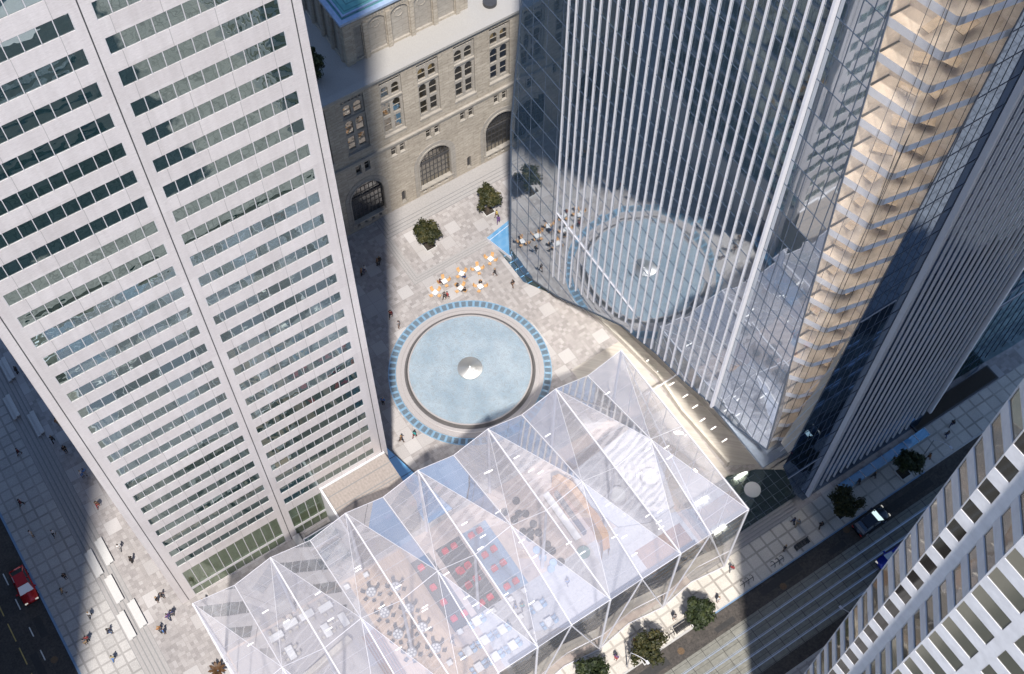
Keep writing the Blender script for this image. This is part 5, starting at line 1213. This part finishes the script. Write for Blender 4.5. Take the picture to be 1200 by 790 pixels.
WHO = [('black', 'black', 'person in black at the edge of the steel tower beside the topmost stone bench'), ('charcoal', 'black', 'person in a dark coat standing right beside the topmost stone bench'),
 ('orange', 'tan', 'person in an orange jacket walking beside the steel tower'), ('black', 'navy', 'person in dark clothes against the tower wall, behind the orange jacket'), ('charcoal', 'black', 'person in a charcoal coat below the third shaded bench'), ('black', 'black', 'person in black walking along the tower below the third bench'),
 ('darkred', 'black', 'person in dark red at the top of the shaded western pavement'), ('white', 'blue', 'person in white walking in a pair on the shaded plaza'), ('blue', 'grey', 'person in blue walking in a pair with someone in white'), ('brown', 'red', 'person in brown at the edge of the shade on the plaza'),
 ('darkred', 'black', 'person in dark red on the middle of the shaded western pavement'), ('white', 'tan', 'person in a white shirt and tan trousers near the western kerb'), ('white', 'black', 'person in a white shirt and black trousers by the western steps'), ('black', 'black', 'person all in black on the shaded pavement beside the red car'), ('tan', 'grey', 'person in a tan jacket on the shaded pavement below the red car'),
 ('white', 'charcoal', 'person in a white top at the edge of the sunlit western pavement'), ('red', 'black', 'person in a red top walking in a pair'), ('grey', 'tan', 'person in grey walking beside someone in red'), ('charcoal', 'denim', 'person in a charcoal top and jeans on the sunlit western pavement'), ('khaki', 'blue', 'person in khaki and blue at the bottom of the sunlit western pavement'),
 ('white', 'grey', 'person in white beside the half-shaded stone bench'), ('black', 'black', 'person in black on the sunlit plaza between bench and tower'), ('black', 'charcoal', 'person in black, left of a pair near the tower corner'), ('charcoal', 'black', 'person in charcoal, right of a pair near the tower corner'), ('purple', 'navy', 'person in purple walking below the tower corner'), ('navy', 'charcoal', 'person in navy walking with someone in purple'),
 ('orange', 'charcoal', 'person in orange walking in a pair by the lowest bench'), ('blue', 'black', 'person in blue walking with someone in orange by the lowest bench'), ('black', 'black', 'person in black alone between tower base and glass roof'),
 ('white', 'navy', 'person in a white shirt in the tower shade near the hotel'), ('orange', 'black', 'person in an orange top beside someone in a white shirt'), ('brown', 'charcoal', 'person in brown near the arched hotel window, one of two'), ('black', 'black', 'person in black near the arched hotel window, one of two'), ('darkred', 'black', 'person in dark red in the shade left of the fountain'), ('grey', 'charcoal', 'person in grey near the fountain ring in the shade'),
 ('charcoal', 'black', 'person in charcoal walking past the lowest cafe table'), ('red', 'black', 'person in red and black walking past the lowest cafe table'), ('black', 'charcoal', 'person in black standing right of the cafe tables'), ('black', 'brown', 'person in black by the edge of the glass tower, right of the cafe'), ('purple', 'purple', 'person in purple near the tree at the tower corner'), ('yellow', 'brown', 'person in yellow near the tree at the tower corner'),
 ('blue', 'black', 'person in a blue top squeezed between steel tower and fountain'), ('brown', 'black', 'person in brown at the lower left of the fountain'), ('teal', 'darkred', 'person in teal at the lower left of the fountain'),
 ('red', 'brown', 'person in red beside the middle tree on the sunlit pavement'), ('purple', 'red', 'person in purple and red left of the street lamp'), ('grey', 'grey', 'person in grey at the kerb by the street lamp'), ('grey', 'charcoal', 'person in grey between two trees on the sunlit pavement'), ('white', 'grey', 'person in white at the kerb right of the green tree'), ('red', 'grey', 'person in red and grey in the middle of the pavement near the pavilion corner'),
 ('charcoal', 'black', 'person in charcoal near the slatted bench in the shade'), ('navy', 'black', 'person in navy, left of a pair by the street steps'), ('grey', 'tan', 'person in grey, right of a pair by the street steps'), ('black', 'black', 'person in black near the kerb left of the shaded olive tree'), ('black', 'charcoal', 'person in black below the fins, right of the olive tree'), ('charcoal', 'grey', 'person in charcoal behind the shaded olive tree'),
 ('black', 'navy', 'person in black at the far right of the shaded pavement, upper of two'), ('charcoal', 'navy', 'person in charcoal at the far right of the shaded pavement, lower of two'), ('grey', 'teal', 'person in grey left of the dark green tree'), ('orange', 'brown', 'person in orange at the kerb behind the shaded street lamp'),
 ('white', 'grey', 'person in white inside the glass hall near the round tables'), ('blue', 'grey', 'person in blue inside the glass hall, left of two'), ('teal', 'navy', 'person in teal inside the glass hall, right of two'), ('blue', 'navy', 'person in blue inside the glass hall by the pale steps')]
rr = random.Random(77)
for i, ((x, y), (tp, lg, lab)) in enumerate(zip(PEOPLE, WHO)):
    person('walk' if rr.random() < .7 else 'stand', x, y, rr.uniform(0, 6.28), tp, lg, lab, 'people on foot', i, sc=rr.uniform(.88, .98))
SITW = [('darkred', 'black', 'person in dark red sitting at the left of a cafe table'), ('navy', 'denim', 'person in navy sitting at the lower right of a cafe table'), ('charcoal', 'black', 'person in charcoal sitting at the upper left of a shared cafe table'), ('black', 'black', 'person in black sitting at the lower right of a shared cafe table'), ('black', 'charcoal', 'person in black sitting at the far side of a cafe table')]
TB = [1, 2, 3, 3, 5]
for i, ((x, y), (tp, lg, lab)) in enumerate(zip(SIT, SITW)):
    tx, ty = CAFE[TB[i]]; d_ = Vector((x-tx, y-ty)).normalized(); sx, sy = tx+d_.x*.6, ty+d_.y*.6
    person('sit', sx, sy, math.atan2(-d_.y, -d_.x)-math.pi/2, tp, lg, lab, 'people sitting at the cafe', 100+i, 0)
    place(cc, (sx, sy, 0), math.atan2(-d_.y, -d_.x)-math.pi/2, 'orange chair under the '+lab.replace(' sitting', '', 1), 'orange chairs of the open-air cafe')
